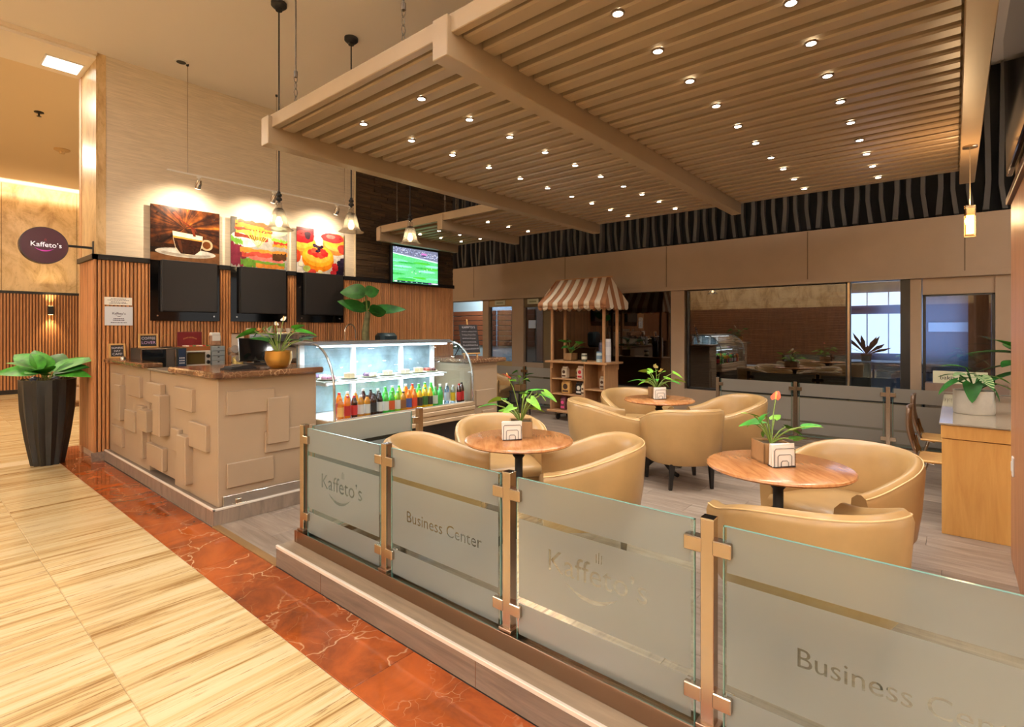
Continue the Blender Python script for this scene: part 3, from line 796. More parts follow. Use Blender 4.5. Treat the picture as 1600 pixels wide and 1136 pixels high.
def coffee(p):
    
    p.rect(0, .22, 1, .32, (60, 34, 20)); p.rect(0, 0, 1, .22, (128, 84, 50)); p.rect(0, .14, .2, .24, (40, 26, 18))
    p.poly(circle(.5, .175, .44, .085, 30), (222, 216, 206)); p.poly(circle(.5, .155, .36, .05, 30), (188, 178, 166)); p.poly(circle(.52, .195, .36, .045, 30), (240, 236, 228))
    p.poly(circle(.80, .36, .095, .105, 24), (214, 190, 150)); p.poly(circle(.80, .36, .062, .07, 24), (120, 66, 30))
    cup = [(.30, .56), (.74, .52), (.735, .40)] + [(.52 + .20 * math.cos(a), .30 + .16 * math.sin(a)) for a in [-.1, -.6, -1.1, -1.57, -2.1, -2.6]] + [(.31, .42)]
    p.poly(cup, (250, 236, 204)); p.poly([(.305, .47), (.735, .435), (.73, .38), (.70, .24), (.62, .155), (.42, .155), (.345, .27)], (56, 28, 18))
    p.poly([(.305, .475), (.735, .44), (.735, .415), (.31, .44)], (224, 152, 70))
    p.poly([(.36, .40), (.42, .40), (.45, .18), (.42, .18)], (90, 48, 30))
    p.poly([(.30, .86), (.34, .84), (.60, .66), (.64, .50), (.60, .50), (.565, .645)], (120, 50, 30)); p.poly([(.30, .90), (.34, .92), (.42, .82), (.38, .80)], (150, 60, 34)); p.poly([(.50, .72), (.58, .64), (.66, .56), (.62, .66)], (96, 40, 26))
def burst_material():
    m, nt, b_ = nodes('coffee_burst')
    tc = N(nt, 'ShaderNodeTexCoord'); mp = N(nt, 'ShaderNodeMapping'); mp.inputs['Location'].default_value = (-.36, 0, -.42); nt.links.new(tc.outputs['Object'], mp.inputs['Vector'])
    mp2 = N(nt, 'ShaderNodeMapping'); mp2.inputs['Scale'].default_value = (2.1, 2.1, 2.9); nt.links.new(mp.outputs[0], mp2.inputs['Vector'])
    ln = N(nt, 'ShaderNodeVectorMath', operation='LENGTH'); nt.links.new(mp2.outputs[0], ln.inputs[0])
    nv = N(nt, 'ShaderNodeVectorMath', operation='NORMALIZE'); nt.links.new(mp2.outputs[0], nv.inputs[0])
    n1 = N(nt, 'ShaderNodeTexNoise', Scale=3.2, Detail=5.0, Roughness=.6); nt.links.new(nv.outputs[0], n1.inputs['Vector'])
    n2 = N(nt, 'ShaderNodeTexNoise', Scale=9.0, Detail=4.0); nt.links.new(tc.outputs['Object'], n2.inputs['Vector'])
    a1 = N(nt, 'ShaderNodeMath', operation='MULTIPLY_ADD'); a1.inputs[1].default_value = -.62; nt.links.new(n1.outputs[0], a1.inputs[0]); nt.links.new(ln.outputs[0], a1.inputs[2])
    a2 = N(nt, 'ShaderNodeMath', operation='MULTIPLY_ADD'); a2.inputs[1].default_value = .35; nt.links.new(n2.outputs[0], a2.inputs[0]); nt.links.new(a1.outputs[0], a2.inputs[2])
    nt.links.new(ramp(nt, a2.outputs[0], [(.0, (255, 246, 226)), (.09, (255, 226, 150)), (.18, (226, 140, 44)), (.28, (124, 66, 28)), (.38, (56, 30, 20)), (.5, (24, 15, 14))]), b_.inputs['Base Color'])
    b_.inputs['Roughness'].default_value = .25
    return m
M_burst = burst_material()
def sandwich(p):
    p.rect(0, 0, 1, 1, (176, 172, 164)); p.rect(0, .5, .1, 1, (110, 104, 98)); p.poly(circle(.25, .58, .27, .16, 20), (240, 236, 226)); p.poly(circle(.75, .85, .26, .14, 20), (214, 226, 190))
    def layer(x0, x1, z0, z1, sl, col, sd, wob=.02):
        n = 14
        top = [(x0 + (x1 - x0) * q / n, z1 + sl * q / n + wob * (hsh(q, sd) - .5) * 2) for q in range(n + 1)]
        bot = [(x0 + (x1 - x0) * q / n, z0 + sl * q / n + wob * (hsh(q, sd + 9) - .5) * 2) for q in range(n + 1)]
        p.poly(top + bot[::-1], col)
    layer(.06, .64, .60, .70, -.04, (150, 66, 50), 8); layer(.08, .70, .68, .78, -.02, (240, 196, 90), 1); layer(.06, .72, .76, .82, -.02, (222, 84, 60), 2); layer(.07, .70, .81, .95, -.03, (230, 150, 62), 3); layer(.12, .66, .90, .97, -.03, (214, 92, 60), 4)
    layer(.72, 1.0, .48, .56, .02, (236, 160, 60), 5); layer(.74, 1.0, .55, .62, .0, (214, 60, 46), 6); layer(.70, 1, .61, .67, -.03, (140, 190, 70), 7)
    layer(.0, .26, .08, .5, -.1, (130, 44, 66), 21, .05); layer(.0, .2, .5, .62, -.06, (120, 176, 70), 22, .03)
    layer(.15, 1.0, .30, .40, .0, (226, 150, 64), 10); layer(.18, .98, .24, .32, 0, (214, 84, 70), 11, .03); layer(.3, .92, .16, .25, 0, (236, 128, 120), 12, .02); layer(.2, .95, .10, .18, -.01, (120, 164, 58), 13, .03); layer(.28, .94, .02, .11, 0, (226, 142, 58), 14)
    layer(.16, .42, .06, .2, -.06, (104, 150, 54), 15, .04); layer(.72, .98, .2, .34, .02, (92, 60, 34), 16)
    for q in range(9):
        a = .9 + q * .17
        p.poly([(.46, .42), (.46 + .33 * math.cos(a) - .008, .42 + .38 * math.sin(a)), (.46 + .33 * math.cos(a) + .016, .42 + .38 * math.sin(a))], [(206, 220, 110), (150, 186, 70)][q % 2])
def tart(p):
    p.rect(0, 0, 1, 1, (226, 216, 208)); p.rect(0, .78, .35, 1, (110, 30, 44)); p.poly(circle(.6, .1, .5, .3), (206, 196, 188))
    def tartlet(cx, cz, r, col, rim):
        p.poly(circle(cx, cz - r * .22, r * 1.02, r * .86, 28), rim); p.poly(circle(cx, cz, r, r * .72, 28), col); p.poly(circle(cx, cz + r * .06, r * .8, r * .52, 24), (250, 186, 70))
    tartlet(.12, .66, .27, (240, 160, 60), (206, 116, 40)); p.poly(circle(.14, .80, .22, .14, 20, wob=.2), (190, 30, 38)); p.poly(circle(.10, .86, .10, .06, 14, wob=.3, sd=3), (226, 60, 60)); p.poly(circle(.22, .84, .07, .09, 14, wob=.3, sd=4), (60, 30, 44))
    tartlet(.82, .76, .28, (240, 176, 90), (220, 140, 70)); p.poly(circle(.76, .85, .25, .11, 20, wob=.15, sd=5), (206, 60, 62)); p.poly(circle(.70, .88, .10, .05, 12, wob=.2, sd=6), (236, 110, 104))
    p.poly(circle(1.0, .62, .14, .12, 16, wob=.2, sd=8), (200, 70, 60)); p.poly(circle(-.0, .36, .08, .14, 16), (196, 70, 40))
    tartlet(.44, .40, .33, (252, 176, 44), (234, 132, 26))
    for (x, z, r, c) in [(.30, .47, .085, (214, 60, 48)), (.40, .43, .085, (200, 44, 40)), (.50, .42, .085, (222, 70, 56)), (.58, .46, .08, (196, 40, 40)), (.35, .52, .07, (226, 84, 60)), (.54, .52, .07, (206, 52, 48))]: p.poly(circle(x, z, r, r * .8, 14, wob=.25, sd=int(x * 90)), c)
    for q in range(14): p.poly(circle(.44 + .09 * (hsh(q, 2) - .5) * 2, .575 + .07 * (hsh(q, 6) - .5) * 2, .035, .03, 9), [(44, 28, 46), (70, 50, 70), (30, 20, 34)][q % 3])
    for (x, z, r, c) in [(.82, .14, .09, (196, 30, 44)), (.80, .22, .07, (214, 50, 56)), (.90, .05, .09, (36, 28, 50)), (.96, .16, .10, (30, 24, 44)), (.93, .28, .09, (44, 36, 60)), (.98, .36, .07, (60, 48, 76)), (.76, .05, .07, (206, 50, 60)), (.30, .03, .09, (206, 66, 56)), (.20, .10, .08, (170, 184, 90)), (.48, .05, .05, (230, 224, 170)), (.08, .18, .05, (236, 226, 200))]: p.poly(circle(x, z, r, r * .85, 14, wob=.2, sd=int(x * 70)), c)
for x0, w, fn, lab, sl_ in [(1.99, .765, coffee, 'coffee cup photo panel on the slatted wall with a black screen below', 'black square menu screen below the coffee cup photo'),
                           (2.895, .765, sandwich, 'sandwich photo panel on the slatted wall with a black screen below', 'black square menu screen below the sandwich photo'),
                           (3.80, .765, tart, 'berry tart photo panel on the slatted wall with a black screen below', 'black square menu screen below the berry tart photo')]:
    t = thing('photo_panel', lab, 'wall panel', (x0, WY - .055, 1.58), 0, 'menu panels')
    MB().box((0, 0, 0), (w, .012, 1.39)).build('acrylic_board', M_blackgloss, t)
    p = Print(w, .665); fn(p)
    o = p.b.build('photo_print', M_printn, t, loc=(0, -.0012, .725))
    if fn is coffee: MB().add([(0, 0, 0), (w, 0, 0), (w, 0, .665), (0, 0, .665)], [(0, 1, 2, 3)]).build('print_background', M_burst, t, loc=(0, -.0008, .725))
    b = MB()
    for dx in (.06, w - .06): b.lathe([(.0, -.012), (.011, -.012), (.013, 0)], 12).xf(Matrix.Identity(4))
    for dx in (.07, w - .07):
        MB().lathe([(0, .014), (.010, .014), (.012, .0)], 12).xf(Matrix.Translation((dx, 0, .06)) @ Matrix.Rotation(PI / 2, 4, 'X')).build('stud', M_chrome, t)
        MB().lathe([(0, .014), (.007, .014), (.008, .0)], 12).xf(Matrix.Translation((dx, 0, 1.30)) @ Matrix.Rotation(PI / 2, 4, 'X')).build('stud', M_chrome, t)
    s = thing('menu_screen', sl_, 'screen', (x0, WY - .055, 1.69), 0, 'menu screens')
    MB().bev((.10, -.07, 0), (w - .05, -.001, .62), .004).build('casing', M_blackmatte, s)
    MB().box((.11, -.072, .012), (w - .06, -.0702, .608)).build('screen_face', mat('screen_off', (40, 38, 38), .28), s)
# football television
t = thing('football_television', 'television showing a green football pitch on the dark wood wall', 'television', (5.45, WY - .10, 2.27))
MB().bev((-.03, -.02, -.015), (1.04, .04, .635), .006).build('casing', M_black, t)
p = Print(1.0, .60)
p.rect(0, 0, 1, 1, (96, 206, 130))
for q in range(16):
    cx, cz = hsh(q, 3), hsh(q, 5) * .6 + .05; p.poly(circle(cx, cz, .20, .03, 18), [(80, 200, 60), (120, 226, 170), (60, 180, 80), (150, 226, 210)][q % 4])
p.poly([(0, .80), (1, .66), (1, .72), (0, .84)], (206, 224, 232))
p.poly([(0, .83), (1, .70), (1, 1), (0, 1)], (120, 124, 150))
for q in range(260):
    cx = hsh(q, 11); cz = .85 + hsh(q, 12) * .14 - .10 * cx; s = .008 + .008 * hsh(q, 13)
    p.rect(cx, cz, cx + s, cz + s * 1.4, [(226, 226, 236), (60, 60, 90), (170, 180, 214), (96, 96, 128), (200, 206, 226)][q % 5])
p.rect(.60, .85, .72, .90, (214, 120, 200)); p.rect(.62, .81, .70, .845, (60, 50, 90))
for q in range(11):
    cx, cz = .1 + .8 * hsh(q, 21), .25 + .4 * hsh(q, 22); p.rect(cx, cz, cx + .008, cz + .04, [(240, 244, 244), (34, 50, 60)][q % 2])
p.rect(0, 0, 1, .05, (26, 60, 62)); p.rect(.01, .012, .07, .04, (226, 236, 236)); p.rect(.76, .0, .82, .05, (120, 40, 140))
for q in range(5): p.rect(.12 + q * .12, .015, .12 + q * .12 + .03 + .02 * hsh(q, 4), .035, (150, 190, 190))
p.rect(.83, .012, .98, .04, (226, 214, 236))
p.b.build('screen_picture', M_screen, t, loc=(.005, -.0205, .01))
MB().box((.3, .04, .2), (.7, .095, .45)).build('bracket', M_black, t)

# wall sconce on the far slatted wall
t = thing('wall_sconce', 'black up and down wall lamp on the far slatted wall', 'wall lamp', (2.45, FY - .06, 1.93))
MB().bev((-.05, -.10, -.10), (.05, 0, .10), .004).build('housing', M_black, t)
MB().box((-.04, -.09, .095), (.04, -.01, .102)).build('lens', emis('sconce_glow', (255, 214, 140), 12), t); MB().box((-.04, -.09, -.102), (.04, -.01, -.095)).build('lens', emis('sconce_glow', (0, 0, 0), 12), t)
spot_light('sconce_up', (0, -.07, .12), 70, (1, .72, .38), 84, 1.0, rot=(PI, 0, 0), parent=t); spot_light('sconce_down', (0, -.07, -.12), 70, (1, .72, .38), 84, 1.0, parent=t)
# ------------------------------------------------------------------ counter
pl = thing('counter_plinth', 'grey wood plinth with a white edge under the coffee counter', 'plinth', (0, 0, 0))
MB().bev((1.555, 4.225, 0), (4.215, 7.30, .112), .002).build('plinth_body', M_stepwood_x, pl)
MB().box((1.565, 4.235, .112), (4.215, 7.30, .120)).build('plinth_top', M_stepwood, pl)
MB().bev((1.552, 4.222, .110), (1.568, 7.30, .126), .002).build('edge_strip', M_white_edge, pl); MB().bev((1.552, 4.222, .110), (4.215, 4.238, .126), .002).build('edge_strip', M_white_edge, pl)
M_cnt = mat('counter_paint', (160, 137, 112), .42, var=.02, scale=2)
HX, HY = 1.60, 4.26
def unit(name, label, a, b_):
    t = thing(name, label, 'counter')
    MB().bev(a, b_, .004).build('cabinet_body', M_cnt, t); return t
def panels(t, lst):
    for (ya, yb, z0, z1, d) in lst: MB().bev((HX - d, min(ya, yb), z0), (HX + .01, max(ya, yb), z1), .005).build('raised_panel', M_cnt, t)
t1 = unit('counter_cabinet', 'beige counter end beside the slatted wall with raised panels', (HX, 5.88, .12), (1.70, 7.28, 1.10))
panels(t1, [(7.126, 6.697, .797, .994, .03), (6.886, 6.675, .516, .885, .055), (6.495, 6.088, .801, 1.004, .03), (6.603, 6.246, .44, .646, .03), (7.126, 6.697, .229, .43, .03), (6.137, 5.955, .23, .732, .04)])
t2 = unit('counter_gate', 'beige hinged counter gate with raised panels in the middle', (HX + .008, 5.20, .16), (HX + .10, 5.872, 1.08))
panels(t2, [(5.983, 5.711, .516, .712, .075), (5.854, 5.456, .787, .975, .035), (5.527, 5.344, .525, .885, .075), (5.85, 5.404, .198, .404, .035)])
MB().bev((HX - .02, 5.20, 1.085), (HX + .14, 5.87, 1.105), .003).build('flap', mat('flap_grey', (150, 138, 124), .3, .4), t2)
t3 = unit('counter_cabinet', 'beige corner counter with raised panels facing the entrance', (HX, HY, .12), (2.40, 5.19, 1.10))
panels(t3, [(5.113, 4.71, .80, .983, .032), (5.18, 4.996, .432, .625, .035), (4.967, 4.766, .207, .597, .06), (4.776, 4.41, .522, .727, .032)])
for (xa, xb, z0, z1, d) in [(1.66, 2.026, .813, .997, .018), (1.964, 2.142, .545, .917, .034), (1.952, 2.387, .474, .652, .016), (1.66, 2.02, .256, .443, .02)]:
    MB().bev((xa, HY - d, z0), (xb, HY + .01, z1), .004).build('raised_panel', M_cnt, t3)
def slab(label, boxes):
    t = thing('stone_countertop', label, 'countertop')
    for a, b_ in boxes: MB().bev(a, b_, .012).build('stone_slab', M_stone, t, 30)
slab('brown stone countertop at the slatted wall end', [((1.545, 5.90, 1.10), (1.72, 7.30, 1.15))])
slab('brown stone countertop wrapping the entrance corner', [((1.545, 4.18, 1.10), (2.43, 4.98, 1.15)), ((1.545, 4.97, 1.101), (2.10, 5.20, 1.149))])
t = thing('cable_tray', 'steel cable tray lying along the counter plinth', 'tray', (0, 0, 0))
MB().bev((1.63, 4.238, .126), (2.42, 4.258, .20), .002).build('channel', M_chrome, t); MB().bev((1.72, 4.228, .126), (1.76, 4.24, .165), .002).build('clip', M_steel, t)
MB().bev((1.70, 4.226, .122), (1.80, 4.242, .132), .002).build('foot', M_steel, t)
# back counter
bkc = t = thing('back_counter', 'back counter along the slatted wall behind the till', 'counter', (0, 0, 0))
MB().bev((1.74, 6.56, .125), (4.2, 7.28, 1.0), .004).build('cabinet_body', M_cnt, t); MB().bev((1.725, 6.52, 1.0), (4.2, 7.29, 1.04), .006).build('stone_top', M_stone, t)
# pillar at the end of the case
t = thing('counter_pillar', 'beige counter pillar with stone top at the end of the display case', 'counter', (0, 0, 0))
MB().bev((4.22, 4.17, 0), (4.67, 4.95, 1.09), .004).build('cabinet_body', M_cnt, t); MB().bev((4.19, 4.13, 1.09), (4.80, 4.98, 1.14), .012).build('stone_slab', M_stone, t, 30)
MB().bev((4.30, 4.155, .60), (4.62, 4.18, .78), .004).build('raised_panel', M_cnt, t); MB().bev((4.40, 4.15, .2), (4.60, 4.18, .54), .004).build('raised_panel', M_cnt, t)

# ------------------------------------------------------------------ curved glass display case
CX0, CX1, CY0, CY1 = 2.46, 4.17, 4.07, 4.86
dc = thing('display_case', 'lit curved glass display case full of drinks and pastries', 'display case', (0, 0, 0))
MB().bev((CX0 + .03, CY0 + .06, 0.13), (CX1 - .03, CY1, .50), .004).build('base', mat('case_base', (34, 28, 26), .4), dc)
MB().bev((CX0, CY0 + .03, .128), (CX1, CY0 + .06, .16), .004).build('kick_rail', M_steel, dc)
trimm = mat('case_trim', (190, 164, 132), .3, .3)
for i, (zz, o_) in enumerate(((.50, .0), (.545, .012), (.59, .0), (.635, .012))): MB().bev((CX0 - .01, CY0 - .015 + o_, zz), (CX1 + .01, CY0 + .08, zz + .043), .006).build('front_trim', trimm, dc)
MB().bev((CX0 - .01, CY0 + .05, .50), (CX0 + .02, CY1, .67), .004).build('side_trim', trimm, dc); MB().bev((CX1 - .02, CY0 + .05, .50), (CX1 + .01, CY1, .67), .004).build('side_trim', trimm, dc)
M_case = mat('case_white', (238, 240, 240), .3)
MB().box((CX0 + .02, CY0 + .05, .50), (CX1 - .02, CY1, .655)).build('deck', M_case, dc)
b = MB(); x = CX0 + .1
while x < CX1 - .1: b.box((x, CY0 + .035, .668), (x + .008, CY0 + .06, .682)); x += .02
o = b.build('vent_grille', M_case, dc); o['kind'] = 'stuff'
prof = [(CY0 + .005, .68)] + [(CY0 + .36 - .35 * math.cos(a) - .0, .92 + .415 * math.sin(a)) for a in [i * PI / 2 / 12 for i in range(0, 13)]]
prof[1] = (CY0 + .01, .92)
rows = []
GLC = glass('case_glass', (246, 250, 250), .02, fres=.6)
b = MB(); b.grid([[(CX0 + .01, y, z) for y, z in prof], [(CX1 - .01, y, z) for y, z in prof]]); b.build('curved_front_glass', GLC, dc, 60)
end = prof + [(CY1 - .1, 1.335), (CY1 - .1, .68)]
for xx, nm in ((CX0 + .006, 'end_glass'), (CX1 - .006, 'end_glass')):
    b = MB(); b.add([(xx, y, z) for y, z in end], [tuple(range(len(end)))]); b.build(nm, GLC, dc)
    MB().tube([(xx, y, z) for y, z in prof], .011, 6).build('edge_rail', mat('rail_grey', (190, 190, 186), .25, .8), dc, 60)
MB().bev((CX0 - .005, CY0 + .36, 1.325), (CX1 + .005, CY1 - .06, 1.36), .008).build('top_panel', mat('case_top', (150, 156, 164), .25, .6), dc)
for xx in (CX0 + .03, 3.05, 3.66, CX1 - .05): MB().bev((xx, CY1 - .14, .66), (xx + .05, CY1 - .10, 1.33), .003).build('rear_post', M_case, dc)
b = MB(); b.box((CX0 + .02, CY1 - .105, .66), (CX1 - .02, CY1 - .10, 1.33)); b.build('rear_door', mat('rear_door', (120, 142, 152), .25, .2, var=.25, scale=4), dc)
MB().bev((CX0 + .05, CY0 + .26, .985), (CX1 - .16, CY1 - .13, 1.0), .004).build('shelf', mat('shelf_white', (226, 236, 238), .15), dc)
for xx in (CX0 + .08, 3.08, 3.69): MB().bev((xx, CY0 + .28, .955), (xx + .03, CY1 - .12, .985), .003).build('shelf_bracket', M_case, dc)
LED = emis('case_led', (232, 244, 255), 8.0)
MB().box((CX0 + .06, CY0 + .37, 1.305), (CX1 - .06, CY0 + .40, 1.322)).build('led_strip', LED, dc); MB().box((CX0 + .1, CY0 + .27, .968), (CX1 - .2, CY0 + .285, .982)).build('led_strip', LED, dc)
area_light('case_light', ((CX0 + CX1) / 2, CY0 + .42, 1.30), 1.55, .06, 18, (.86, .95, 1.0)); area_light('case_light_low', ((CX0 + CX1) / 2 - .05, CY0 + .36, .95), 1.4, .06, 11, (.86, .95, 1.0))

# bottles
def bottle(x, y, h, r, bodyc, capc, labc, label, neck=.3, group='drinks in the display case', clear=False):
    t = thing('drink_bottle', label, 'bottle', (x, y, .656), 0, group)
    bm = glass('bottle_clear', (214, 232, 244), .10) if clear and 'bottle_clear' not in MATS else (MATS['bottle_clear'] if clear else mat('bottle_%d_%d_%d' % bodyc, bodyc, .12, coat=.4))
    hb = h * (1 - neck)
    MB().lathe([(0, 0), (r * .92, 0), (r, .01), (r, hb), (r * .85, hb + h * .08), (r * .42, hb + h * .22), (r * .36, h * .94), (0, h * .94)], 12).build('body', bm, t, 50)
    MB().lathe([(0, h * .92), (r * .45, h * .92), (r * .45, h), (0, h)], 10).build('cap', mat('cap_%d_%d_%d' % capc, capc, .4), t)
    MB().lathe([(r * 1.02, hb * .25), (r * 1.02, hb * .85)], 12).build('label_band', mat('lab_%d_%d_%d' % labc, labc, .5), t, 60)
OR, GR, YE, CO, BK, WH, RD, AM, BL = (236, 130, 30), (60, 190, 70), (236, 196, 40), (60, 22, 18), (30, 28, 28), (238, 238, 236), (200, 34, 40), (206, 140, 40), (60, 90, 170)
B1 = [(OR, OR, (250, 190, 110), 'orange juice'), (OR, RD, RD, 'red-orange'), (CO, RD, RD, 'dark cola with red label'), (AM, WH, WH, 'amber'), (AM, BK, WH, 'dark-capped amber'), (CO, BK, BK, 'dark brown'), (BK, BK, WH, 'black beer'), (GR, GR, WH, 'bright green'), (GR, GR, (220, 90, 40), 'green soda'),
      ((150, 200, 50), GR, WH, 'lime green'), (AM, BK, (150, 90, 50), 'amber tea'), (OR, OR, BL, 'orange with blue label'), (OR, OR, (236, 70, 40), 'orange soda'), (YE, GR, BK, 'yellow with black label'), (YE, GR, (60, 120, 50), 'yellow juice'), (YE, YE, BK, 'yellow tea'), (GR, GR, (226, 240, 230), 'clear green'), ((70, 200, 110), GR, GR, 'tall green')]
for i, (bc, cc, lc, nm) in enumerate(B1):
    x = 2.60 + i * .070
    bottle(x, 4.20 - .00 * i, .20 + .02 * hsh(i, 1), .029, bc, cc, lc, '%s bottle, %s from the left in the front row of drinks' % (nm, ORD[i] if i < 10 else ['eleventh', 'twelfth', 'thirteenth', 'fourteenth', 'fifteenth', 'sixteenth', 'seventeenth', 'eighteenth'][i - 10]))
B2 = [(OR, RD, RD, 'orange'), (AM, WH, OR, 'amber'), (AM, WH, WH, 'amber glass'), (CO, WH, BK, 'brown'), (CO, BK, WH, 'brown glass'), (BK, WH, BK, 'black'), (GR, GR, GR, 'green'), (GR, WH, YE, 'green glass'), ((160, 210, 60), GR, GR, 'lime'), (OR, WH, OR, 'light orange'), (OR, RD, OR, 'deep orange'), (GR, GR, YE, 'yellow-green'), (YE, GR, GR, 'pale yellow'), (GR, GR, WH, 'mint green')]
for i, (bc, cc, lc, nm) in enumerate(B2):
    bottle(2.66 + i * .085, 4.32, .235 + .02 * hsh(i, 5), .03, bc, cc, lc, '%s bottle, %s from the left in the second row of drinks' % (nm, ORD[i] if i < 10 else ['eleventh', 'twelfth', 'thirteenth', 'fourteenth'][i - 10]))
for i, (cc, lc, nm) in enumerate([(WH, (200, 220, 240), 'first'), (WH, (180, 200, 230), 'second'), (WH, (214, 224, 240), 'third'), (WH, (170, 180, 220), 'fourth')]):
    bottle(3.84 + (i % 4) * .05, 4.26 + .05 * (i % 2), .22, .028, WH, cc, lc, 'clear water bottle, %s from the left beside the colas' % nm, clear=True)
bottle(3.995, 4.22, .21, .028, WH, WH, YE, 'clear bottle with a yellow label next to the colas', clear=True)
bottle(4.05, 4.18, .22, .028, CO, RD, RD, 'cola bottle with a red cap at the right end'); bottle(4.10, 4.19, .23, .028, CO, BK, RD, 'cola bottle with a black cap at the right end')
# pastries on the shelf
M_plate = mat('plate', (236, 236, 236), .2)
def plate(x, y, kind, label):
    t = thing('pastry_plate', label, 'plate', (x, y, 1.001), 0, 'plates on the case shelf')
    MB().lathe([(0, 0), (.06, 0), (.095, .012), (.095, .015), (.06, .005), (0, .005)], 20).build('plate', M_plate, t, 50)
    cols = {'pink': [(206, 150, 186), (226, 180, 206)], 'cream': [(240, 226, 200), (226, 196, 150)], 'grape': [(80, 60, 96), (110, 84, 120), (240, 236, 230)], 'white': [(244, 240, 232), (206, 180, 140)], 'berry': [(96, 34, 26), (130, 50, 34), (70, 26, 22)]}[kind]
    for q in range(7 if kind in ('pink', 'grape', 'berry') else 5):
        a = q * 2.4; rr = .055 * math.sqrt((q + .3) / 7)
        w = .024 + .008 * hsh(q, int(x * 50))
        c = cols[q % len(cols)]
        hh = {'cream': .05, 'white': .045}.get(kind, .035)
        if kind in ('cream', 'white'):
            MB().prism([(rr * math.cos(a) - .03, rr * math.sin(a) - .02), (rr * math.cos(a) + .03, rr * math.sin(a) - .015), (rr * math.cos(a), rr * math.sin(a) + .03)], 2, .006, .006 + hh).build('cake_slice', mat('cake_%s_%d' % (kind, q % len(cols)), c, .6), t)
        else:
            MB().lathe([(0, .004), (w * .8, .006), (w, .022), (w * .7, .022 + hh * .5), (0, .026 + hh * .6)], 10, (rr * math.cos(a), rr * math.sin(a), 0)).build('pastry', mat('cake_%s_%d' % (kind, q % len(cols)), c, .5), t, 60)
for x, y, kd, lab in [(2.62, 4.44, 'pink', 'plate of pink pastries at the left end of the shelf'), (2.64, 4.63, 'grape', 'plate of dark pastries behind the pink ones'), (2.84, 4.44, 'cream', 'plate of cream cake slices next to the pink pastries'), (3.07, 4.44, 'grape', 'plate of purple grape pastries in the middle of the shelf'), (3.30, 4.46, 'white', 'plate of white cake slices right of the grape pastries'), (3.52, 4.46, 'white', 'plate of white cakes left of the rear post'), (3.72, 4.48, 'cream', 'plate of tall cream slices beside the berry plate'), (3.90, 4.50, 'berry', 'plate of dark berry cakes at the right end of the shelf')]: plate(x, y, kd, lab)

# ------------------------------------------------------------------ things on the counters
CT = 1.15; BT = 1.041
def chalkboard(x, y, z, w, h, lines, label, tilt=.12, rz=0):
    t = thing('chalkboard', label, 'chalkboard', (x, y, z), rz)
    R_ = Matrix.Rotation(-tilt, 4, 'X')
    MB().box((-w / 2 + .008, -.006, .008), (w / 2 - .008, .004, h - .008)).xf(R_).build('slate', mat('slate', (40, 36, 38), .7), t)
    fr = mat('pine_frame', (206, 160, 98), .5)
    for a, b_ in (((-w / 2, -.012, 0), (w / 2, .008, .018)), ((-w / 2, -.012, h - .018), (w / 2, .008, h)), ((-w / 2, -.012, .018), (-w / 2 + .018, .008, h - .018)), ((w / 2 - .018, -.012, .018), (w / 2, .008, h - .018))): MB().bev(a, b_, .002).xf(R_).build('frame_bar', fr, t)
    up = R_ @ Vector((0, 0, 1))
    for i, (s, fit, c) in enumerate(lines):
        zz = h - .05 - i * (h - .06) / len(lines)
        o0 = R_ @ Vector((0, -.0075, zz))
        text_obj('lettering', s, .05, mat('chalk_%d_%d_%d' % c, c, .8), t, (o0, (1, 0, 0), up), fit=fit)
CHK = (220, 214, 222)
chalkboard(1.655, 7.22, CT, .155, .165, [('SONRIE', .105, CHK), ('HAY', .06, CHK), ('CAFE!', .09, CHK)], 'small framed chalkboard standing at the wall end of the counter')
chalkboard(1.83, 6.76, BT + .229, .185, .155, [('COFFEE', .13, CHK), ('LOVER', .13, (200, 160, 210))], 'framed chalkboard standing on top of the microwave')
t = thing('service_bell', 'small silver bell on the stone countertop under the chalkboard', 'bell', (1.66, 7.02, CT))
MB().lathe([(.03, 0), (.03, .006), (.026, .018), (.012, .028), (0, .03)], 14).build('dome', M_chrome, t, 60); MB().cyl((0, 0, .028), (0, 0, .036), .004, 8).build('button', M_chrome, t)
bkc = thing('sink_counter', 'back counter holding the tap and tall plant', 'counter')
MB().bev((4.22, 6.56, 0), (5.6, 7.28, 1.0), .004).build('cabinet_body', M_cnt, bkc); MB().bev((4.205, 6.52, 1.0), (5.65, 7.29, 1.04), .006).build('stone_top', M_stone, bkc)
t = thing('microwave', 'silver microwave with a dark mirrored door on the back counter', 'microwave', (1.73, 6.66, BT), 0); t.scale = (.97, 1, .95)
MB().bev((0, 0, .005), (.45, .36, .24), .006).build('casing', mat('mw_black', (34, 32, 32), .35), t); MB().bev((.0, -.012, .008), (.45, 0, .238), .003).build('front_frame', M_chrome, t)
MB().box((.012, -.015, .02), (.24, -.012, .225)).build('door_glass', mat('mw_glass', (40, 46, 50), .04, .6), t); MB().box((.245, -.015, .02), (.335, -.012, .225)).build('door_steel', mat('mw_steel', (120, 112, 104), .3, .8), t)
MB().cyl((.33, -.028, .03), (.33, -.028, .215), .008, 8).build('handle', M_chrome, t); d = MB().box((.365, -.015, .02), (.44, -.012, .225)).build('control_panel', mat('mw_panel', (40, 56, 84), .3), t)
for q in range(9): MB().box((.375 + (q % 3) * .02, -.0165, .05 + (q // 3) * .03), (.388 + (q % 3) * .02, -.015, .065 + (q // 3) * .03)).build('button', M_white, d)
t = thing('toaster_oven', 'white toaster oven with a glass door beside the microwave', 'toaster oven', (2.18, 6.72, BT)); t.scale.x = .86
MB().bev((0, 0, .005), (.31, .28, .185), .006).build('casing', mat('oven_white', (214, 208, 198), .35), t); MB().box((.015, -.006, .03), (.235, 0, .16)).build('door_glass', mat('oven_glass', (92, 74, 40), .08), t)
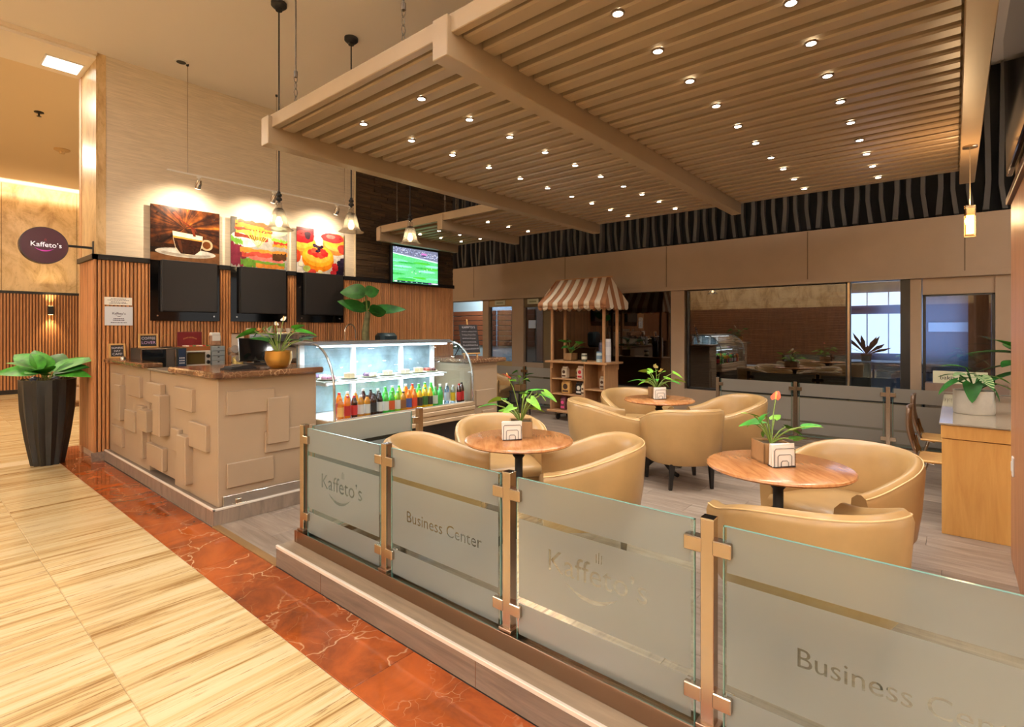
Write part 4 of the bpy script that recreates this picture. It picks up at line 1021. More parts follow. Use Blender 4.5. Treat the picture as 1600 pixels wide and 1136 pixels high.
MB().cyl((.02, -.018, .165), (.23, -.018, .165), .007, 8).build('handle', M_chrome, t)
for zz in (.05, .12): MB().lathe([(0, .02), (.02, .02), (.024, 0)], 14).xf(Matrix.Translation((.275, 0, zz)) @ Matrix.Rotation(PI / 2, 4, 'X')).build('knob', M_black, t)
t = thing('tea_chest', 'open wooden tea chest with a dark red lid on the toaster oven', 'box', (2.18, 6.76, 1.2265))
MB().bev((0, 0, 0), (.30, .20, .05), .003).build('tray', mat('chest_wood', (150, 88, 40), .5), t); MB().bev((-.01, .19, .05), (.25, .205, .22), .003).build('lid', mat('chest_red', (112, 20, 28), .4), t)
for q in range(7): MB().box((.03 + q * .036, .03, .045), (.058 + q * .036, .16, .062)).build('tea_packet', mat('packet_%d' % (q % 4), [(240, 236, 226), (206, 60, 60), (60, 130, 70), (236, 196, 150)][q % 4], .6), t)
b = MB()
for q in range(10):
    a_ = PI * (.30 + .40 * q / 9); b.box((.12 - .11 * math.cos(a_) - .003, .1875, .06 + .085 * math.sin(a_)), (.12 - .11 * math.cos(a_) + .003, .189, .075 + .085 * math.sin(a_)))
b.build('printed_arc', mat('gold_ink', (196, 150, 90), .5), t)
t = thing('wire_stand', 'thin wire stand on a black base beside the tea chest', 'stand', (2.02, 6.84, BT + .229))
MB().bev((-.05, -.04, 0), (.05, .04, .01), .003).build('base', M_black, t)
MB().tube([(-.04, 0, .01), (-.04, 0, .08), (-.03, 0, .13), (0, 0, .15), (.03, 0, .14)], .003, 6).build('wire', mat('wire_gold', (180, 150, 96), .3, .8), t, 60)
t = thing('drawer_tower', 'small grey four-drawer tower beside the toaster oven', 'drawers', (2.455, 6.72, BT))
MB().bev((0, 0, 0), (.148, .2, .235), .003).build('casing', mat('drawer_grey', (120, 128, 130), .5), t)
for q in range(4): d = MB().bev((.004, -.008, .006 + q * .058), (.144, 0, .058 + q * .058), .003).build('drawer', mat('drawer_face', (146, 154, 156), .45), t); MB().bev((.064, -.011, .042 + q * .058), (.084, -.007, .054 + q * .058), .001).build('pull', M_black, d)
t = thing('coffee_bag', 'open brown and white coffee bag on the drawer tower', 'bag', (2.53, 6.82, BT + .236))
MB().bev((-.06, -.04, 0), (.06, .04, .13), .015).build('bag', mat('bag_brown', (150, 112, 84), .6, var=.25, scale=14), t, 40); MB().box((-.045, -.042, .06), (.045, -.038, .125)).build('label_patch', M_paper, t); MB().bev((-.055, -.03, .12), (.05, .03, .16), .008).build('folded_top', M_paper, t)
for i, (dx, dz, lab) in enumerate([(0, 0, 'lower glass jar of nuts by the till'), (.07, .115, 'upper right glass jar by the till'), (-.045, .115, 'upper left glass jar by the drawer tower')]):
    t = thing('storage_jar', lab, 'jar', (2.76 + dx, 6.76 - .02 * (i == 0), BT + dz), 0, 'storage jars')
    MB().lathe([(0, 0), (.055, 0), (.06, .02), (.06, .08), (.045, .10)], 16).build('contents' if i == 0 else 'glass_body', mat('jar_%d' % i, [(206, 176, 110), (160, 130, 100), (150, 120, 96)][i], .2, var=.3, scale=30), t, 50)
    MB().lathe([(0, 0), (.048, 0), (.048, .014), (0, .014)], 16).xf(Matrix.Translation((0, -.045, .075)) @ Matrix.Rotation(1.2, 4, 'X')).build('lid', mat('jar_lid', (140, 132, 126), .4), t)
t = thing('till_screen', 'black tilted till screen on the corner countertop', 'till', (2.16, 4.86, CT), -.25)
MB().bev((-.10, -.06, 0), (.12, .10, .02), .004).build('base', M_black, t)
MB().bev((-.155, -.01, -.11), (.155, .012, .11), .006).xf(Matrix.Translation((-.0, .0, .14)) @ Matrix.Rotation(-.35, 4, 'X')).build('screen', M_blackgloss, t)
MB().bev((-.03, .02, .01), (.03, .06, .14), .004).build('stand', mat('till_grey', (110, 110, 112), .4), t)
t = thing('card_reader', 'black low card reader lying on the corner countertop', 'card reader', (1.84, 4.46, CT + .001), .2)
MB().prism([(-.12, 0), (.10, 0), (.10, .012), (.05, .035), (-.02, .03), (-.12, .008)], 1, -.07, .07).build('body', M_blackmatte, t, 30); MB().box((-.10, -.05, .014), (-.03, .05, .026)).build('keypad', mat('pad_grey', (60, 60, 62), .5), t)
t = thing('espresso_machine', 'white espresso machine on the back counter', 'espresso machine', (2.88, 6.74, BT))
MB().bev((0, .10, 0), (.86, .5, .38), .01).build('body', mat('esp_white', (216, 206, 190), .3), t); MB().bev((.0, -.03, .27), (.86, .12, .38), .01).build('head', M_chrome, t); MB().bev((.02, -.05, 0), (.84, .12, .05), .006).build('drip_tray', M_steel, t)
for q in range(2): MB().lathe([(.03, 0), (.03, .03), (.0, .03)], 12).xf(Matrix.Translation((.70 + q * .08, -.03, .325)) @ Matrix.Rotation(PI / 2, 4, 'X')).build('gauge', mat('gauge', (70, 66, 66), .3), t)
for q in range(2):
    g = MB().lathe([(.035, .20), (.035, .27), (0, .27)], 12, (.25 + q * .3, .02, 0)).build('group_head', M_chrome, t); MB().cyl((.25 + q * .3, -.01, .21), (.25 + q * .3, -.16, .20), .012, 8).build('portafilter', M_black, g)
MB().bev((-.02, .1, .38), (.88, .48, .39), .004).build('cup_rail', M_steel, t)
for q in range(6):
    c = thing('coffee_cup', 'white cup, %s from the left on top of the espresso machine' % ORD[q], 'cup', (2.98 + q * .13, 6.92, BT + .391), 0, 'cups on the espresso machine')
    MB().lathe([(0, 0), (.03, 0), (.042, .03), (.045, .06), (.040, .06), (.035, .02), (0, .01)], 14).build('bowl', mat('cup_cream', (236, 222, 204), .25) if q != 1 else mat('cup_orange', (226, 150, 90), .3), c, 50)
    MB().tube([(.04, 0, .045), (.06, 0, .045), (.062, 0, .025), (.04, 0, .02)], .005, 6).build('handle', mat('cup_cream', (0, 0, 0)), c)
t = thing('tap', 'tall curved chrome tap in front of the slatted wall', 'tap', (4.40, 6.85, 1.04))
MB().tube([(-.09, 0, 0), (-.09, 0, .40)] + [(-.09 * math.cos(a), 0, .40 + .11 * math.sin(a)) for a in [i * PI / 10 for i in range(1, 10)]] + [(.09, 0, .38), (.09, 0, .30)], .011, 8).build('spout', M_chrome, t, 60)
MB().lathe([(.035, 0), (.035, .02), (.02, .05), (0, .05)], 12, (-.09, 0, 0)).build('base', M_chrome, t)
t = thing('dark_appliance', 'dark teal rounded appliance behind the display case', 'appliance', (5.08, 6.9, 1.04))
MB().bev((-.16, -.12, 0), (.16, .12, .38), .05).build('body', mat('teal_dark', (40, 58, 64), .4), t, 40); MB().bev((-.1, -.125, .1), (.1, -.118, .25), .004).build('panel', M_black, t)
# easel board on the pillar
t = thing('easel_board', 'slate menu board with chalk writing on a small wooden easel', 'chalkboard', (4.52, 4.45, 1.141), math.radians(-14))
R_ = Matrix.Rotation(-.22, 4, 'X')
MB().bev((-.13, -.006, .05), (.13, .006, .40), .012).xf(R_).build('slate', mat('slate', (0, 0, 0)), t)
pine = mat('pine_frame', (0, 0, 0))
for sx in (-1, 1): MB().bev((sx * .09 - .009, .006, 0), (sx * .09 + .009, .02, .30), .002).xf(R_).build('leg', pine, t)
MB().bev((-.009, .006, .30), (.009, .02, .47), .002).xf(R_).build('spine', pine, t); MB().bev((-.12, -.02, .035), (.12, .02, .05), .002).xf(R_).build('ledge', pine, t)
MB().cyl((0, .04, .36), (-.12, .20, 0.004), .006, 6).build('rear_leg', M_black, t)
chk = mat('chalk_220_214_222', CHK)
text_obj('lettering', 'KAFFETO\u00b4S', .04, chk, t, (R_ @ Vector((0, -.0075, .365)), (1, 0, 0), R_ @ Vector((0, 0, 1))), fit=.18)
for q in range(6):
    b = MB(); xx = -.10
    while xx < .09:
        w = .012 + .022 * hsh(q, int(xx * 999)); zz = .315 - q * .043 + .006 * (hsh(q + 3, int(xx * 777)) - .5)
        b.tube([R_ @ Vector((xx + w * s / 3, -.0078, zz + .008 * (-1) ** s * (.4 + hsh(q, s)))) for s in range(4)], .0016, 4, cap=False); xx += w + .008
    b.build('chalk_line', chk, t)
# ------------------------------------------------------------------ glass fence along the hall
st = thing('fence_step', 'long grey wood step with a pale metal nosing under the glass fence', 'step', (0, 0, 0))
MB().bev((1.548, -1.2, 0), (1.80, 3.225, .120), .002).build('riser', M_stepwood, st); MB().bev((1.556, -1.2, .120), (1.80, 3.225, .129), .001).build('tread', mat('tread_wood', (146, 126, 104), .4, var=.12, scale=3, st=(9, .8, 9)), st)
MB().bev((1.545, -1.2, .112), (1.561, 3.225, .132), .002).build('nosing', M_white_edge, st)
for yy in (2.7, 1.5, .3): MB().box((1.5472, yy, 0), (1.549, yy + .003, .112)).build('joint', M_slatback, st)
cb = thing('fence_channel', 'bronze steel channel holding the frosted glass fence', 'channel', (0, 0, 0))
MB().bev((1.65, -1.2, .13), (1.655, 3.18, .204), .001).build('front_plate', M_bsteel, cb); MB().bev((1.725, -1.2, .13), (1.73, 3.18, .200), .001).build('rear_plate', M_bsteel, cb); MB().bev((1.655, -1.2, .13), (1.725, 3.18, .17), .001).build('channel_floor', M_steel, cb)
MB().bev((1.648, 3.16, .13), (1.732, 3.19, .205), .002).build('end_cap', M_bsteel, cb)
FX = 1.69
def clamp_post(t, z0, top, clamps, ax='y'):
    MB().bev((-.021, -.021, z0), (.021, .021, top), .002).build('post_tube', M_steel, t); MB().bev((-.0215, -.0215, top - .002), (.0215, .0215, top + .004), .001).build('cap', M_chrome, t)
    MB().bev((-.032, -.034, z0 - .008), (.032, .034, z0 + .012), .002).build('base_plate', M_bsteel, t)
    for d in clamps:
        for zc in (z0 + .10, top - .085):
            a = [-.013, -.013]; b_ = [.013, .013]; k = 1 if ax == 'y' else 0
            for sg in d:
                lo = [-.028, -.012] if ax == 'y' else [-.012, -.028]; hi = [-.010, .012] if ax == 'y' else [.012, -.010]
                lo = [-.030, 0]; hi = [-.004, 0]
                if ax == 'y': A = (-.026, min(sg * .018, sg * .075), zc - .024); B_ = (.016, max(sg * .018, sg * .075), zc + .024)
                else: A = (min(sg * .018, sg * .075), -.026, zc - .024); B_ = (max(sg * .018, sg * .075), .016, zc + .024)
                MB().bev(A, B_, .003).build('glass_clamp', M_steel, t)
PY = [3.14, 2.29, 1.44, .60, -.25]
PLAB = ['steel fence post at the entrance corner of the glass fence', 'steel fence post between the first and second glass panels', 'steel fence post between the second and third glass panels', 'nearest steel fence post, right of the third glass panel', 'steel fence post at the right end by the slatted wall']
for i, yy in enumerate(PY[:4]):
    t = thing('fence_post', PLAB[i], 'post', (FX, yy, 0), 0, 'posts of the hall fence')
    clamp_post(t, .205, .868, [(-1,)] if i == 0 else [(1, -1)])

def parity(pt, segs):
    x, y = pt; c = False
    for (x1, y1), (x2, y2) in segs:
        if (y1 > y) != (y2 > y) and x < (x2 - x1) * (y - y1) / (y2 - y1) + x1: c = not c
    return c
def film_mesh(u0, u1, z0, z1, cut=None):
    "frosted film as (u,z) triangles, with lettering cut out"
    if not cut:
        return [(u0, z0), (u1, z0), (u1, z1), (u0, z1)], [(0, 1, 2, 3)]
    vs, es = cut
    n = len(vs)
    pts = [Vector((x, y)) for x, y in vs] + [Vector(p) for p in ((u0, z0), (u1, z0), (u1, z1), (u0, z1))]
    ed = list(es) + [(n, n + 1), (n + 1, n + 2), (n + 2, n + 3), (n + 3, n)]
    r = delaunay_2d_cdt(pts, ed, [], 1, 1e-6)
    segs = [(tuple(vs[a]), tuple(vs[b_])) for a, b_ in es]
    ov = [tuple(p) for p in r[0]]
    fs = [f for f in r[2] if not parity((sum(ov[i][0] for i in f) / len(f), sum(ov[i][1] for i in f) / len(f)), segs)]
    return ov, fs
def logo(body, width, uc, zc, extra=True, bold=0.0):
    vs, es, _ = text_eval(body, .1, False, bold=bold)
    xs_ = [v.x for v in vs]; k = width / (max(xs_) - min(xs_)); mx = (max(xs_) + min(xs_)) / 2
    P_ = [((v.x - mx) * k + uc, v.y * k + zc) for v in vs]; E_ = list(es)
    def ring(pts):
        n = len(P_); P_.extend(pts); E_.extend([(n + i, n + (i + 1) % len(pts)) for i in range(len(pts))])
    if extra:
        ring([(uc - .02 + x, zc - .056 + z) for x, z in crescent(width * .28, .035, .018)])
        for q in range(3): x0 = uc + .005 + q * .011; ring([(x0, zc + .052), (x0 + .004, zc + .052), (x0 + .005, zc + .085 + .008 * (q == 1)), (x0 + .001, zc + .085 + .008 * (q == 1))])
    return P_, E_
def glass_panel(label, frame, L, z0, z1, cut, film_mat, group, bands=((.336, .363), (.686, .712)), gname='glass_panel', axis='y'):
    "frame: function (u, z, d) -> world point; u along the panel as read from outside, d outwards"
    t = thing(gname, label, 'glass panel', (0, 0, 0), 0, group)
    b = MB()
    for d0, d1 in ((-.005, .005),):
        c = [frame(u, z, d) for d in (d0, d1) for u, z in ((0, z0), (L, z0), (L, z1), (0, z1))]
        b.add(c, [(0, 1, 2, 3), (7, 6, 5, 4)])
    b.build('pane', M_glass, t)
    e = MB(); w = .0052
    def bar(u0, u1, za, zb): e.add([frame(u, z, d) for d in (-w, w) for u, z in ((u0, za), (u1, za), (u1, zb), (u0, zb))], [(0, 3, 2, 1), (4, 5, 6, 7), (0, 1, 5, 4), (1, 2, 6, 5), (2, 3, 7, 6), (3, 0, 4, 7)])
    bar(0, L, z1 - .003, z1); bar(0, .003, z0, z1); bar(L - .003, L, z0, z1); bar(0, L, z0, z0 + .003)
    e.build('polished_edge', M_glass_edge, t)
    zs = [z0 + .035, bands[0][0], bands[0][1], bands[1][0], bands[1][1], z1]
    f = MB()
    for i in range(3):
        ov, fs = film_mesh(.012, L - .012, zs[2 * i], zs[2 * i + 1], cut if i == 1 else None)
        f.add([frame(u, z, .0068) for u, z in ov], fs); f.add([frame(u, z, .0058) for u, z in ov], [tuple(reversed(q)) for q in fs])
    me = bpy.data.meshes.new('frosted_film'); me.from_pydata(f.v, [], f.f); me.materials.append(film_mat)
    o = inst('frosted_film', me, t)
    return t
def hall_frame(ystart):
    return lambda u, z, d: (FX - d, ystart - u, z)
LBL = ['frosted glass panel with a cup logo name beside the entrance', 'frosted glass panel lettered Business Center left of the middle', 'frosted glass panel with a logo name between the two nearest posts', 'nearest frosted glass panel lettered Business Center at the lower right']
for i in range(4):
    y0 = PY[i] - .045; L = PY[i] - PY[i + 1] - .09
    if i == 3: L = .93
    cut = logo('Kaffeto\u2019s', .42, L / 2, .555) if i % 2 == 0 else logo('Business Center', .52, .47 if i == 3 else L / 2 + .01, .525, False, .0012)
    glass_panel(LBL[i], hall_frame(y0), L, .172, .855, cut, M_frost, 'panels of the hall fence')
# return panel towards the case
t = thing('fence_post', 'steel fence post in front of the display case', 'post', (2.62, 3.14, 0), 0); clamp_post(t, .01, .868, [(-1,)], ax='x')
glass_panel('frosted return panel of the fence in front of the display case', lambda u, z, d: (1.745 + u, 3.14 - d, z), .80, .172, .855, None, M_frost, None)
t = thing('fence_kerb', 'low grey kerb under the return panel', 'kerb', (0, 0, 0)); MB().bev((1.81, 3.08, 0), (2.58, 3.20, .12), .002).build('kerb', M_stepwood_x, t); MB().bev((1.81, 3.10, .12), (2.575, 3.18, .165), .002).build('rail', M_bsteel, t)

# ------------------------------------------------------------------ fence at the back
BFX = 7.5
kb = thing('back_kerb', 'low kerb under the back glass fence', 'kerb', (0, 0, 0)); MB().bev((BFX - .12, -.6, 0), (BFX + .12, 2.60, .08), .002).build('kerb', M_stepwood, kb); MB().bev((BFX - .04, -.6, .08), (BFX + .04, 2.60, .10), .002).build('rail', M_steel, kb)
kb = thing('back_kerb', 'low kerb under the glass fence left of the cart', 'kerb', (0, 0, 0)); MB().bev((BFX - .12, 5.25, 0), (BFX + .12, 7.3, .08), .002).build('kerb', M_stepwood, kb)
for yy, lab, cl in [(2.54, 'bronze fence post at the left end of the back fence', (-1,)), (1.56, 'bronze fence post in the middle of the back fence behind the red flower', (1, -1)), (.59, 'steel fence post with cross clamps near the desk', (1, -1)), (6.02, 'dark fence post beside the far tan chair', (1, -1))]:
    t = thing('fence_post', lab, 'post', (BFX, yy, 0), 0, 'posts of the back fence'); clamp_post(t, .10, .80, [cl])
def back_frame(ystart): return lambda u, z, d: (BFX - d, ystart - u, z)
for y0, L, lab in [(2.50, .90, 'smoked frosted glass panel at the left of the back fence'), (1.52, .89, 'smoked frosted glass panel in the middle of the back fence'), (.55, 1.05, 'smoked frosted glass panel behind the desk chairs'), (7.0, .94, 'dark glass panel behind the far tan chair'), (5.98, .72, 'dark glass panel just left of the cart')]:
    glass_panel(lab, back_frame(y0), L, .12, .79, None, M_frost_dark, 'panels of the back fence', bands=((.29, .315), (.60, .63)))

# ------------------------------------------------------------------ round tables
def round_table(x, y, label):
    t = thing('round_table', label, 'table', (x, y, 0), .7, 'round cafe tables')
    MB().lathe([(0, .722), (.33, .722), (.352, .727), (.36, .735), (.357, .745), (.345, .75), (0, .75)], 48).build('table_top', M_tabletop, t, 40)
    MB().lathe([(.0, .10), (.05, .10), (.04, .14), (.028, .17), (.028, .40), (.04, .42), (.04, .44), (.026, .46), (.026, .62), (.042, .64), (.03, .66), (.06, .70), (.10, .722), (0, .722)], 20).build('pedestal', M_blackmatte, t, 40)
    for q in range(4):
        a = q * PI / 2 + .4; c, s = math.cos(a), math.sin(a)
        MB().tube([(.02 * c, .02 * s, .16), (.12 * c, .12 * s, .10), (.22 * c, .22 * s, .035), (.29 * c, .29 * s, .022)], .02, 8, rs=[.03, .026, .02, .021]).build('foot', M_blackmatte, t, 60)
T1, T2, T3 = (2.69, 2.21), (5.18, 2.36), (3.06, .72)
round_table(*T1, 'round wooden table nearest the display case'); round_table(*T2, 'farthest round wooden table in front of the cart'); round_table(*T3, 'round wooden table nearest the right front of the fence')

# ------------------------------------------------------------------ barrel chairs
def chair_meshes():
    W, Dp = .355, .33
    path = []
    n1 = 5
    for q in range(n1): path.append((W - .0, -Dp + .02 + (.30) * q / n1, 0))
    na = 22
    for q in range(na + 1):
        a = PI * q / na; path.append((W * math.cos(a), -.01 + (Dp + .01) * math.sin(a), 1))
    for q in range(n1): path.append((-W, -Dp + .02 + .30 * (n1 - 1 - q) / n1, 0))
    rows = []
    N_ = len(path)
    for i, (px, py, _) in enumerate(path):
        a = Vector(path[max(i - 1, 0)][:2]); b_ = Vector(path[min(i + 1, N_ - 1)][:2]); d = (b_ - a).normalized(); nrm = Vector((d.y, -d.x))  # outward
        s = (py + Dp) / (2 * Dp); s = max(0, min(1, s)); s = s * s * (3 - 2 * s)
        h = .60 + .155 * s; th = .085 - .015 * s
        lean = .035 * s
        prof_ = [(-.045, .235), (-.012 + lean * .3, .30), (.0 + lean * .6, .45), (.004 + lean, h - .05), (-.006 + lean, h - .018), (-.03 + lean, h), (-th * .65 + lean, h - .004), (-th + lean, h - .03), (-th - .006 + lean * .6, h - .09), (-th - .01, .42), (-th - .01, .30), (-.07, .235)]
        rows.append([(px + nrm.x * o, py + nrm.y * o, z) for o, z in prof_])
    sh = MB(); sh.grid(rows, wrap=True); m_ = len(rows[0]); sh.f.append(tuple(reversed(range(m_)))); sh.c.append(None); sh.f.append(tuple((N_ - 1) * m_ + k_ for k_ in range(m_))); sh.c.append(None)
    seam = MB(); seam.tube([Vector(r[4]) + Vector((0, 0, .0)) for r in rows], .004, 6)
    # seat base and cushion
    def dshape(w, d, y0, n=18): return [(w, y0)] + [(w * math.cos(PI * q / n), d * math.sin(PI * q / n)) for q in range(n + 1)] + [(-w, y0)]
    pts = dshape(.268, .245, -.30)
    base = MB(); base.prism(pts, 2, .235, .36)
    cu = MB(); prof2 = [(.90, .355), (1.0, .37), (1.02, .40), (.98, .43), (.9, .445), (.6, .452), (.2, .455)]
    cp = dshape(.272, .245, -.325)
    rows2 = []
    for k_, z in prof2: rows2.append([(x * k_, -.04 + (y + .04) * k_, z) for x, y in cp])
    cu.grid(rows2, wrap=True); m2 = len(cp); cu.f.append(tuple(range(m2))); cu.c.append(None); nlast = (len(prof2) - 1) * m2; cu.f.append(tuple(nlast + k_ for k_ in range(m2))); cu.c.append(None)
    leg = MB(); leg.add([(-.013, -.013, 0), (.013, -.013, 0), (.013, .013, 0), (-.013, .013, 0), (-.022, -.022, .245), (.022, -.022, .245), (.022, .022, .245), (-.022, .022, .245)], [(0, 3, 2, 1), (4, 5, 6, 7), (0, 1, 5, 4), (1, 2, 6, 5), (2, 3, 7, 6), (3, 0, 4, 7)])
    return sh.mesh('shell', M_leather, 50), seam.mesh('piping', mat('piping', (222, 186, 132), .4), 60), base.mesh('seat_base', M_leather, 40), cu.mesh('seat_cushion', M_leather, 50), leg.mesh('leg', M_leg)
SHM, SEM, BAM, CUM, LEM = chair_meshes()
def barrel_chair(x, y, face, label):
    t = thing('barrel_chair', label, 'chair', (x, y, 0), math.radians(face + 90), 'tan leather barrel chairs')
    s = inst('shell', SHM, t); inst('piping', SEM, s); inst('seat_base', BAM, t); inst('seat_cushion', CUM, t)
    for lx, ly in ((.25, -.26), (-.25, -.26), (.20, .19), (-.20, .19)): inst('leg', LEM, t, (lx, ly, 0), (.05 * (-1 if ly > 0 else 1), 0.05 * (1 if lx > 0 else -1) * -1, 0))
CH = [(3.17, 2.78, -129, 'tan barrel chair behind the first table, facing the hall'), (2.36, 2.62, -52, 'tan barrel chair squeezed between the first table and the entrance fence panel'), (3.00, 1.86, 128, 'tan barrel chair right of the first table, back to the fence'),
      (4.78, 2.80, -48, 'tan barrel chair left of the far table, its back towards the display case'), (5.66, 2.90, -128, 'tan barrel chair behind the far table beside the cart'), (4.88, 1.99, 47, 'tan barrel chair in front of the far table showing black legs'), (5.86, 1.86, 140, 'tan barrel chair right of the far table by the back fence'),
      (3.72, .50, 150, 'tan barrel chair right of the nearest table, beside the desk'), (2.66, .50, 36, 'nearest tan barrel chair, its back against the front glass'), (7.0, 6.45, -70, 'shaded tan chair far behind the counter pillar')]
for c in CH: barrel_chair(*c)

# ------------------------------------------------------------------ plants
def leaf_mb(L, W, bend=.25, heart=0.0, fold=.12, n=8, twist=0.0):
    rows = []
    for i in range(n + 1):
        s = i / n
        w = W * (math.sin(PI * min(1, s ** .75)) ** .8 if heart == 0 else (1 - s) ** .65 * min(1, (s + .12) * 4.5))
        if i == n: w = .001
        x = L * (s - heart * .0); z = -bend * L * s * s
        r = []
        for k_ in (-1, -.5, 0, .5, 1):
            back = -heart * .22 * L * abs(k_) * max(0, 1 - s * 3)
            r.append((x + back, k_ * w, z + fold * abs(k_) * w + twist * k_ * w * s))
        rows.append(r)
    b = MB(); b.grid(rows); return b
def add_leaf(t, base, az, pitch, L, W, m, bend=.3, heart=0.0, roll=0.0, fold=.15, name='leaf'):
    b = leaf_mb(L, W, bend, heart, fold)
    M_ = Matrix.Translation(base) @ Matrix.Rotation(az, 4, 'Z') @ Matrix.Rotation(-pitch, 4, 'Y') @ Matrix.Rotation(roll, 4, 'X')
    return b.xf(M_).build(name, m, t, 80)
def stem_to(t, p0, p1, r=.004, m=None, sag=.25):
    p0, p1 = Vector(p0), Vector(p1); mid = (p0 + p1) / 2 + Vector((0, 0, (p1 - p0).length * sag * .5)) - Vector(((p1 - p0).x, (p1 - p0).y, 0)) * .15
    return MB().tube([p0, p0 * .35 + mid * .55 + p1 * .1, mid * .6 + p1 * .4, p1], r, 5).build('stem', m or M_stem, t, 80)
def anthurium(x, y, z, label, pot, spec, flowers, rz=0, scale=1.0, group='potted anthuriums'):
    t = thing('potted_anthurium', label, 'plant', (x, y, z), rz, group)
    pot(t)
    for i, (az, r, h, L, W, mt, pt) in enumerate(spec):
        az = math.radians(az); tip = Vector((r * math.cos(az), r * math.sin(az), h)) * scale; tip.z = tip.z
        stem_to(t, (0, 0, .09), tip); add_leaf(t, tip, az, math.radians(pt), L * scale, W * scale, mt, .2, 1.0, roll=(i % 3 - 1) * .5)
    for (az, r, h, c, sz) in flowers:
        az = math.radians(az); tip = Vector((r * math.cos(az), r * math.sin(az), h)) * scale
        stem_to(t, (0, 0, .09), tip, .003); f = add_leaf(t, tip, az, .7, sz, sz * .42, mat('spathe_%d_%d_%d' % c, c, .3, coat=.3), .1, 1.0, fold=.4, name='flower')
        MB().cyl(tip, tip + Vector((0.01 * math.cos(az), 0.01 * math.sin(az), sz * .6)), .004, 6).build('spadix', mat('spadix', (230, 200, 110), .5), f)
    return t
M_box = wood('box_wood', (150, 112, 70), (180, 140, 96), 3, (3, 3, 1), .55)
def wood_box(t, w=.075, h=.11):
    p = MB()
    for a, b_ in (((-w, -w, 0), (w, -w + .008, h)), ((-w, w - .008, 0), (w, w, h)), ((-w, -w, 0), (-w + .008, w, h)), ((w - .008, -w, 0), (w, w, h)), ((-w, -w, 0), (w, w, .01))): p.box(a, b_)
    p.build('planter', M_box, t); MB().box((-w + .008, -w + .008, .01), (w - .008, w - .008, h - .012)).build('soil', M_soil, t)
def spec(seed, n, r0, r1, h0, h1, L0, L1, mats, droop=(30, -28)):
    random.seed(seed); out = []
    for i in range(n):
        az = 360 * i / n + random.uniform(-22, 22); f = random.random()
        L = random.uniform(L0, L1); out.append((az, random.uniform(r0, r1), random.uniform(h0, h1), L, L * random.uniform(.24, .34), mats[i % len(mats)], random.uniform(*droop)))
    return out
CAMAZ = math.degrees(math.atan2(-1, -1))
anthurium(T1[0] + .06, T1[1] + .03, .75, 'anthurium with one pink flower in a wooden box on the first table', wood_box, spec(3, 15, .05, .19, .16, .31, .09, .13, [M_leafbright, M_leaf, M_leafbright]), [(120, .10, .40, (226, 84, 104), .055)], rz=.7)
anthurium(T2[0] + .06, T2[1] + .05, .75, 'anthurium with pale flowers in a wooden box on the far table', wood_box, spec(5, 16, .06, .20, .14, .29, .08, .13, [M_leafbright, M_leaf, M_leafbright]), [(150, .05, .32, (232, 214, 190), .07), (200, .06, .28, (230, 180, 130), .06)], rz=.7)
anthurium(T3[0] + .06, T3[1] + .05, .75, 'anthurium with a red-orange flower in a wooden box on the nearest table', wood_box, spec(8, 12, .04, .17, .13, .27, .08, .12, [M_leaf, M_leafbright, M_leaf]), [(-40, .10, .33, (226, 84, 44), .07)], rz=.7)
# napkin holders
def napkins(x, y, rz, label):
    t = thing('napkin_holder', label, 'napkin holder', (x, y, .75), rz, 'napkin holders')
    for q in range(5): MB().bev((-.065 + .004 * (q % 2), -.012 + q * .007, .006), (.065, -.007 + q * .007, .118 + .006 * hsh(q, 9)), .001).xf(Matrix.Rotation(.02 * (q - 2), 4, 'Y')).build('napkin', M_paper, t)
    for k_ in (1.0, .68, .36):
        w, h = .058 * k_, .10 * k_
        MB().tube([(-w, -.02, .006), (-w, -.02, h - .008), (-w + .008, -.02, h), (w - .008, -.02, h), (w, -.02, h - .008), (w, -.02, .006)], .0018, 5).build('wire_arch', M_blackmatte, t)
    MB().tube([(-.06, -.02, .004), (.06, -.02, .004), (.06, .035, .004), (-.06, .035, .004), (-.06, -.02, .004)], .0025, 5, cap=False).build('wire_base', M_blackmatte, t)
CF = math.radians(-YAW)
for (tx, ty), lab in ((T1, 'white napkins in a wire holder on the first table'), (T2, 'white napkins in a wire holder on the far table'), (T3, 'white napkins in a wire holder on the nearest table')):
    napkins(tx - .04 - (.03 if (tx, ty) == T1 else 0), ty - .03 + (.03 if (tx, ty) == T1 else 0), CF + .15, lab)
# gold pot on the counter
def gold_pot(t):
    MB().lathe([(0, 0), (.06, 0), (.09, .03), (.108, .08), (.105, .14), (.098, .145), (.098, .13), (.0, .13)], 28).build('pot', mat('gold_pot', (196, 146, 66), .28, .75), t, 50); MB().lathe([(0, .128), (.097, .128), (.097, .134), (0, .134)], 20).build('soil', M_soil, t)
anthurium(2.10, 4.33, CT, 'dark leafy plant with white blooms in a gold pot on the counter', gold_pot, spec(13, 12, .06, .20, .20, .36, .11, .17, [M_leafdark, M_leaf]), [(40, .09, .40, (240, 240, 236), .06), (80, .06, .36, (236, 236, 230), .05)], group=None)
